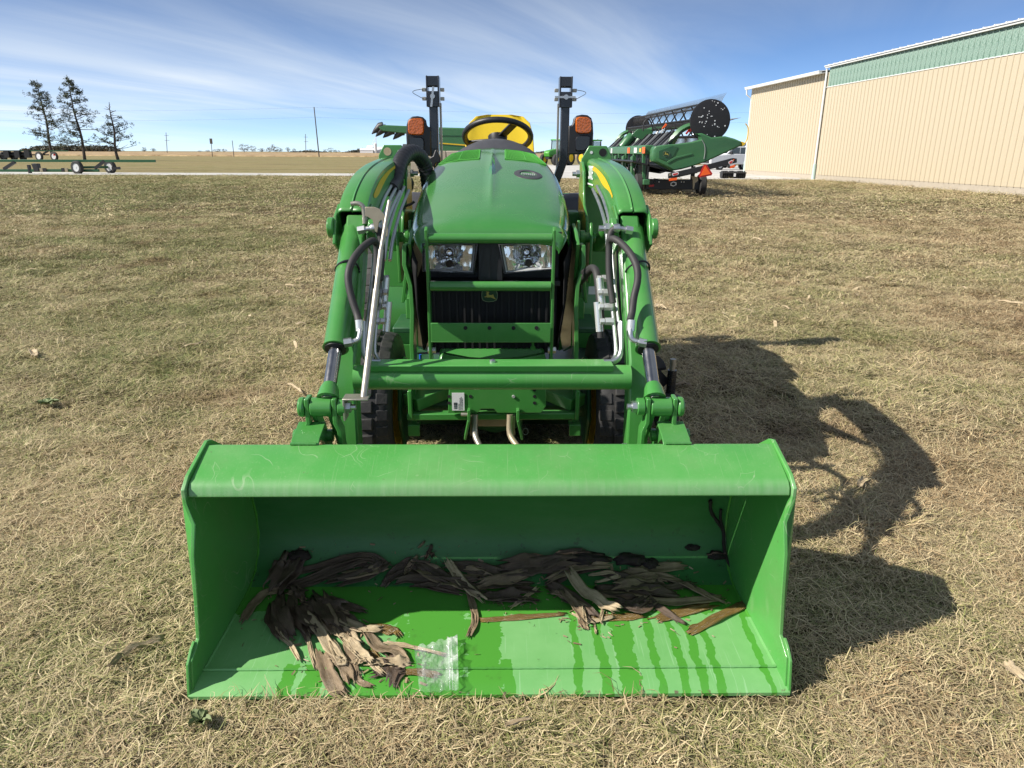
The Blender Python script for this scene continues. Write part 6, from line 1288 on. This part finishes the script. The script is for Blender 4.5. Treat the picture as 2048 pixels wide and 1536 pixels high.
for i, (pp, w, mt, lf, lb) in enumerate(HUSKS):
    H = [bucket_hit(*p) for p in pp]; C_ = cr([h[0] for h in H], 5); Nn = []
    for k in range(len(C_)):
        f_ = k / (len(C_) - 1) * (len(H) - 1); a = min(len(H) - 2, int(f_)); Nn.append(H[a][1].lerp(H[a + 1][1], f_ - a).normalized())
    ribbon('corn_husk', C_, Nn, w * .9, mt, i + 3, lf * .7, .22 if mt != 'husk_wet' else .02, lb, GRP)
# more strips of the same heaps, turned a little
rng = random.Random(77)
for i, (pp, w, mt, lf, lb) in enumerate(HUSKS):
    if mt in ('husk_wet', 'husk_pale') or lb not in (DK, BR): continue
    cx_, cy_ = sum(p[0] for p in pp) / len(pp), sum(p[1] for p in pp) / len(pp)
    for rep_ in range(2):
        a_ = rng.gauss(0, .35); k_ = rng.uniform(.5, 1.0); ox, oy = rng.gauss(0, 16), rng.gauss(0, 7)
        qq = [(cx_ + ox + ((p[0] - cx_) * math.cos(a_) - (p[1] - cy_) * math.sin(a_)) * k_, min(1268 if cx_ > 800 else 1330, cy_ + oy + ((p[0] - cx_) * math.sin(a_) * .6 + (p[1] - cy_) * math.cos(a_)) * k_)) for p in pp]
        H = [bucket_hit(*p) for p in qq]; C_ = cr([h[0] for h in H], 5); Nn = []
        for k in range(len(C_)):
            f_ = k / (len(C_) - 1) * (len(H) - 1); a = min(len(H) - 2, int(f_)); Nn.append(H[a][1].lerp(H[a + 1][1], f_ - a).normalized())
        m2 = rng.choice(('husk_dark', 'husk_dark', 'husk_brown')) if cy_ < 1240 else rng.choice(('husk_brown', 'husk_pale', 'husk_pale'))  # sun and shade put into husk colour: paler in front, darker behind
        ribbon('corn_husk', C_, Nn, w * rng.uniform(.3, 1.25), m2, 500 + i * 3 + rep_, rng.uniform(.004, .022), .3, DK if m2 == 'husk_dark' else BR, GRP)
rng = random.Random(31); mb = MB()
for _ in range(900):
    pp, w, mt, lf, lb = rng.choice(HUSKS); a_ = rng.choice(pp); px_, py_ = a_[0] + rng.gauss(0, 34), a_[1] + rng.gauss(2, 15)
    if not (420 < px_ < 1540 and 1085 < py_ < 1372): continue
    p, nn = bucket_hit(px_, py_)
    if abs(p.x) > .77: continue
    a = rng.uniform(0, 6.28); tx = V(1, 0, 0); ty = nn.cross(tx).normalized(); d = tx * math.cos(a) + ty * math.sin(a); e_ = nn.cross(d); l = abs(rng.gauss(0, .0045)) + .0012; w_ = l * rng.uniform(.12, .5); q_ = p + nn * .0022
    mb.add([TM @ (q_ - d * l - e_ * w_), TM @ (q_ + e_ * w_ * .6 - d * l + nn * .002), TM @ (q_ + d * l + e_ * w_ * .5 + nn * .001), TM @ (q_ + d * l * .8 - e_ * w_)], [(0, 1, 2, 3)])
tag(mb.build('husk_crumbs', 'husk_brown', None, smooth=0, fix=False), 'crumbs and flakes of husk scattered over the bucket floor', 'crumbs', kind='stuff')
# wet mud clods stuck at the back of the floor
def clod(px, py, r, label, sx=1.6, seed=0):
    p, nn = bucket_hit(px, py); bm = bmesh.new(); bmesh.ops.create_icosphere(bm, subdivisions=3, radius=1)
    for v in bm.verts:
        k = 1 + .45 * noise.noise(v.co * 1.7 + V(seed, 0, 0)) + .3 * noise.noise(v.co * 5 + V(0, seed, 0)); v.co = V(v.co.x * r * sx * k, v.co.y * r * .7 * k, v.co.z * r * .55 * k)
    me = bpy.data.meshes.new('mud_clod'); bm.to_mesh(me); bm.free(); me.shade_smooth(); me.materials.append(MAT['mud'])
    o_ = bpy.data.objects.new('mud_clod', me); col.objects.link(o_); o_.location = TM @ (p + nn * r * .25); tag(o_, label, 'mud', 'mud clods in the bucket')
clod(1170, 1118, .035, 'widest dark mud clod behind the husk heap', 2.2, 1); clod(1260, 1120, .034, 'dark mud clod between the husk heap and the twig', 1.5, 2); clod(1298, 1128, .026, 'small dark mud clod touching a bigger clod', 1.2, 3); clod(1432, 1112, .024, 'mud clod stuck on the back plate beside the twig', 1.2, 4); clod(1385, 1094, .017, 'smallest mud clod stuck on the bucket back plate', 1.4, 5); clod(1040, 1122, .022, 'dark crumbly mud clod near the folded grey husk', 1.8, 6); clod(600, 1112, .03, 'dark mud clod under the husks near the shaded side plate', 1.2, 7)
def hits(pts, lift): return [bucket_hit(*p)[0] + bucket_hit(*p)[1] * lift for p in pts]
mb = MB(); P = cr([TM @ p for p in hits([(1420, 998), (1422, 1022), (1436, 1045), (1446, 1062), (1447, 1090), (1452, 1118), (1466, 1140)], .006)], 5)
mb.tube(P, [.006 + .0022 * noise.noise((i * .6, 0, 0)) for i in range(len(P) - 2)] + [.009, .006], 7); P = cr([TM @ p for p in hits([(1446, 1058), (1440, 1036), (1441, 1016)], .007)], 4); mb.tube(P, .0045, 6)
tag(mb.build('twig', 'mud', None), 'dark forked twig leaning against the bucket back plate', 'twig')
# clear zip bag
P = []
for i in range(15):
    row_ = []
    for j in range(15):
        a, b_ = i / 14, j / 14; tx, ty = 828 + 87 * a, 1302 - 22 * a; bx, by = 840 + 78 * a, 1389 - 3 * a
        p, nn = bucket_hit(tx + (bx - tx) * b_, ty + (by - ty) * b_); row_.append(TM @ (p + nn * (.006 + .012 * abs(noise.noise((a * 4, b_ * 4, 2))) + .016 * (1 - abs(noise.noise((a * 9, b_ * 7, 7)))) ** 6 + .012 * (a > .75) * abs(math.sin(b_ * 9)))))
    P.append(row_)
mb = MB(); mb.grid(P); bag = mb.build('plastic_bag', 'bag_plastic', None, smooth=180, fix=False); tag(bag, 'crumpled clear zip plastic bag on the bucket cutting edge', 'bag')
mb = MB()
for di in (11, 12): mb.tube([P[di][j] + V(0, 0, .002) for j in range(15)], .0016, 5)
mb.build('zip_strip', 'bag_plastic', bag)['kind'] = 'stuff'
mb = MB(); mb.grid([[P[i][j] + V(0, 0, -.003 + .010 * abs(noise.noise((i, j * .6, 0)))) for j in range(15)] for i in range(11, 15)]); mb.build('rolled_edge', 'bag_plastic', bag, smooth=180, fix=False)

# ================================================================== LITTER AND PLANTS ON THE LAWN
def lawn_ribbon(pts, wid, mt, seed, label, cat='corn husk', lift=.022):
    P = cr([G(*p) for p in pts], 5); P = [V(p.x, p.y, gh(p.x, p.y) + .012) for p in P]; ribbon('lawn_husk', P, [V(0, 0, 1)] * len(P), wid, mt, seed, lift, .4, label, 'husks blown over the lawn', cat, frame_=Matrix.Identity(4))
lawn_ribbon([(2000, 1348), (2018, 1362), (2044, 1385)], .035, 'husk_pale', 41, 'pale papery husk on the grass beyond the bucket shadow')
lawn_ribbon([(226, 1352), (250, 1325), (285, 1305), (332, 1288)], .02, 'husk_brown', 42, 'long thin tan leaf on the grass beside the bucket')
lawn_ribbon([(1306, 622), (1318, 616), (1330, 622)], .05, 'husk_pale', 43, 'curled pale husk on the grass behind the loader arm')
lawn_ribbon([(578, 776), (592, 785), (604, 798)], .025, 'husk_pale', 44, 'flat pale husk on the grass near the bucket linkage')
lawn_ribbon([(66, 712), (71, 718), (74, 724)], .05, 'husk_pale', 45, 'small white husk scrap on open lawn')
lawn_ribbon([(372, 702), (395, 698), (410, 692)], .02, 'husk_pale', 46, 'slim pale stalk on open lawn')
lawn_ribbon([(1032, 1462), (1010, 1466), (1060, 1455)], .012, 'husk_pale', 47, 'little pale sliver on the grass in front of the bucket')
lawn_ribbon([(1506, 480), (1516, 481), (1524, 484)], .04, 'husk_pale', 48, 'pale curved husk on the lawn past the tractor')
lawn_ribbon([(1716, 985), (1722, 975), (1728, 968)], .03, 'husk_pale', 49, 'pale husk lying inside the loader arm shadow')
lawn_ribbon([(1995, 608), (2020, 612), (2046, 614)], .05, 'husk_pale', 50, 'long pale stalk on the lawn towards the shed')
lawn_ribbon([(1345, 780), (1365, 775), (1382, 782)], .03, 'husk_brown', 51, 'brown husk in the shade beside the mower wheel')
def weed(px, py, r, seed, label):
    rng = random.Random(seed); c = G(px, py); c.z = gh(c.x, c.y) + .01; root = empty('broadleaf_weed', c); tag(root, label, 'weed', 'weeds in the lawn')
    for k in range(8):
        a = k * .785 + rng.uniform(-.3, .3); l = r * rng.uniform(.6, 1.1); d = V(math.cos(a), math.sin(a), 0); s_ = V(-d.y, d.x, 0); mb = MB(); P = []
        for i in range(6):
            t_ = i / 5; w = l * .32 * math.sin(math.pi * min(.97, t_ * .85 + .12)); h = .006 + .014 * math.sin(t_ * 2.2); P.append([d * l * t_ + s_ * w * u + V(0, 0, h + .012 * abs(u)) for u in (-1, 0, 1)])
        mb.grid(P); mb.build('leaf', 'weed_leaf', root, smooth=180, fix=False)
weed(402, 1462, .035, 1, 'small broad leaved weed in the grass in front of the bucket corner'); weed(95, 815, .06, 2, 'small broad leaved weed rosette on open lawn')
rng = random.Random(21); mb = MB()
for _ in range(330):
    y = 5 + 42 * rng.random() ** 1.1; x = rng.uniform(-.8, .8) * y; 
    if abs(x) < 1.6 and y < 7: continue
    z = gh(x, y) + .030; a = rng.uniform(0, 6.28); l = rng.uniform(.02, .06) * (1 + y * .012); w = rng.uniform(.005, .012) * (1 + y * .02); d, s_ = V(math.cos(a), math.sin(a), rng.uniform(-.1, .3)), V(-math.sin(a), math.cos(a), rng.uniform(-.4, .4)); p = V(x, y, z)
    mb.grid([[p - d * l - s_ * w, p - d * l + s_ * w], [p - s_ * w * 1.3 + V(0, 0, .012), p + s_ * w * 1.3 + V(0, 0, .012)], [p + d * l - s_ * w * .6, p + d * l + s_ * w * .6]])
tag(mb.build('scattered_chaff', 'husk_pale', None, fix=False), 'scattered pale husk flakes over the lawn', 'chaff', kind='stuff')

# ================================================================== GRASS (stuff)
def tuft(name, n_, rad, lmin, lmax, w, seed, segs=3, el=(8, 60)):
    rng = random.Random(seed); vs, fs, tn = [], [], []
    for _ in range(n_):
        a0 = rng.uniform(0, 6.28); rr_ = rad * math.sqrt(rng.random()); p = V(math.cos(a0) * rr_, math.sin(a0) * rr_, -.006)
        az = rng.uniform(0, 6.28); e_ = R(rng.uniform(*el)); l = rng.uniform(lmin, lmax); turn = rng.gauss(0, .55); droop = rng.uniform(.25, 1.0)
        tint = min(1, max(0, rng.gauss(.40, .24))); dk = 1.0 if rng.random() < .22 else rng.random() * .25; ww = w * rng.uniform(.6, 1.35); b0 = len(vs)
        for i in range(segs + 1):
            d = V(math.cos(az) * math.cos(e_), math.sin(az) * math.cos(e_), math.sin(e_)); sd = V(-math.sin(az), math.cos(az), .25 * math.sin(a0)); k = ww * (1 - .85 * (i / segs) ** 2) * .5
            vs += [p - sd * k, p + sd * k]; tn += [(tint, dk, 0, 1)] * 2
            p = p + d * l / segs; p.z = max(p.z, .002); az += turn; e_ -= droop * .9 / segs * 1.6; 
        fs += [(b0 + 2 * i, b0 + 2 * i + 1, b0 + 2 * i + 3, b0 + 2 * i + 2) for i in range(segs)]
    me = bpy.data.meshes.new(name); me.from_pydata([tuple(v) for v in vs], [], fs); me.materials.append(MAT['blade'])
    ca_ = me.color_attributes.new('tint', 'FLOAT_COLOR', 'POINT')
    for i, c in enumerate(tn): ca_.data[i].color = c
    return bpy.data.objects.new(name, me)
def scatter(name, tufts, pts, label):
    me = bpy.data.meshes.new(name); me.from_pydata([p[0] for p in pts], [], [])
    for nm_, ty_ in (('rot', 'FLOAT_VECTOR'), ('scl', 'FLOAT_VECTOR'), ('idx', 'INT')): me.attributes.new(nm_, ty_, 'POINT')
    me.attributes['rot'].data.foreach_set('vector', [c for p in pts for c in p[1]])
    me.attributes['scl'].data.foreach_set('vector', [c for p in pts for c in p[2]])
    me.attributes['idx'].data.foreach_set('value', [p[3] for p in pts])
    o_ = bpy.data.objects.new(name, me); col.objects.link(o_); me.materials.append(MAT['blade'])
    g = bpy.data.node_groups.new(name + '_nodes', 'GeometryNodeTree'); g.interface.new_socket('Geometry', in_out='INPUT', socket_type='NodeSocketGeometry'); g.interface.new_socket('Geometry', in_out='OUTPUT', socket_type='NodeSocketGeometry')
    gi, go = g.nodes.new('NodeGroupInput'), g.nodes.new('NodeGroupOutput'); mp = g.nodes.new('GeometryNodeMeshToPoints'); ip = g.nodes.new('GeometryNodeInstanceOnPoints')
    ci = g.nodes.new('GeometryNodeJoinGeometry')
    for t_ in tufts:
        oi = g.nodes.new('GeometryNodeObjectInfo'); oi.inputs['Object'].default_value = t_; oi.inputs['As Instance'].default_value = False
        ti = g.nodes.new('GeometryNodeGeometryToInstance'); g.links.new(oi.outputs['Geometry'], ti.inputs[0]); g.links.new(ti.outputs[0], ci.inputs[0])
    def na(nm, ty):
        k = g.nodes.new('GeometryNodeInputNamedAttribute'); k.data_type = ty; k.inputs['Name'].default_value = nm; return k.outputs['Attribute']
    g.links.new(gi.outputs[0], mp.inputs['Mesh']); g.links.new(mp.outputs[0], ip.inputs['Points']); g.links.new(ci.outputs[0], ip.inputs['Instance']); ip.inputs['Pick Instance'].default_value = True
    g.links.new(na('idx', 'INT'), ip.inputs['Instance Index']); g.links.new(na('rot', 'FLOAT_VECTOR'), ip.inputs['Rotation']); g.links.new(na('scl', 'FLOAT_VECTOR'), ip.inputs['Scale']); g.links.new(ip.outputs[0], go.inputs[0])
    md = o_.modifiers.new('scatter', 'NODES'); md.node_group = g
    return tag(o_, label, 'grass', kind='stuff')
def blocked(x, y):
    l = TMI @ V(x, y, 0)
    if abs(l.x) < .87 and -.04 < l.y < .60: return True
    for wx, wy, r_, w in ((.508, 1.40, .12, .12), (.64, 2.98, .2, .17)):
        if abs(abs(l.x) - wx) < w and abs(l.y - wy) < r_: return True
    return False
def spots(y0, y1, step, seed, ntuft, smin, smax, marg=1.2, fade=.01):
    rng = random.Random(seed); out_ = []; y = y0
    while y < y1:
        hw = .77 * y + marg; x = -hw
        while x < hw:
            xx, yy = x + rng.uniform(-.6, .6) * step, y + rng.uniform(-.6, .6) * step; x += step
            if blocked(xx, yy): continue
            if yy > 41 and xx > .5: continue
            if yy > 44.2: continue
            dens = .72 + .5 * noise.noise((xx * 1.1, yy * 1.1, 3)) + .5 * noise.noise((xx * 4.5, yy * 4.5, 8))
            if dens < .38 and y1 < 10 and rng.random() < .45: continue
            fo = min(1, (yy - y0) / fade + (0 if y0 > 4 else 1), (y1 - yy) / fade + (1 if y1 > 40 else 0))
            if rng.random() > fo: continue
            k = rng.uniform(smin, smax) * (.8 + .5 * dens)
            out_.append(((xx, yy, gh(xx, yy)), (rng.gauss(0, .10), rng.gauss(0, .10), rng.uniform(0, 6.28)), (k, k, k * rng.uniform(.5, 1.1) * (.55 if -.09 < (TMI @ V(xx, yy, 0)).y < 0 and abs((TMI @ V(xx, yy, 0)).x) < .9 else 1)), rng.randrange(ntuft)))
        y += step
    return out_
near = [tuft('tuft_near_%d' % i, 74, .085, .028, .078, .0021, 100 + i, 3, (2, 42)) for i in range(6)]
mid = [tuft('tuft_mid_%d' % i, 92, .20, .035, .080, .0046, 200 + i, 2, (2, 42)) for i in range(5)]
far = [tuft('tuft_far_%d' % i, 100, .50, .05, .10, .014, 300 + i, 2, (2, 30)) for i in range(4)]
scatter('lawn_grass', near, spots(1.0, 3.4, .043, 1, 6, .75, 1.2) + spots(3.4, 10.0, .066, 2, 6, .95, 1.45, 1.2, 4.0), 'dry matted lawn grass with green patches around the bucket')
scatter('lawn_grass_beyond', mid, spots(5.5, 19.0, .125, 3, 5, .8, 1.2, 1.2, 4.5), 'dry mown lawn grass stretching past the tractor')
scatter('lawn_grass_far', far, spots(14.0, 44.0, .34, 4, 4, .8, 1.2, 1.2, 5.0), 'dry mown lawn grass running out to the gravel road')

# ------------------------------------------------------------------ parts no deeper than thing > part > sub-part
for nm in ('roll_bar', 'operator_station', 'front_support', 'loader_frame'):
    e_ = bpy.data.objects.get(nm)
    for ch in list(e_.children): ch.parent = TR
    bpy.data.objects.remove(e_)
def local_to(o_, anc):
    m_ = o_.matrix_basis.copy(); p = o_.parent
    while p is not anc: m_ = p.matrix_basis @ m_; p = p.parent
    return m_
def chain(o_):
    c_ = [o_]
    while c_[-1].parent: c_.append(c_[-1].parent)
    return c_
moves = []
for o_ in list(col.objects):
    c_ = chain(o_)
    if len(c_) > 3: part = c_[-2]; moves.append((o_, part, local_to(o_, part)))
for o_, part, m_ in moves: o_.parent = part; o_.matrix_basis = m_
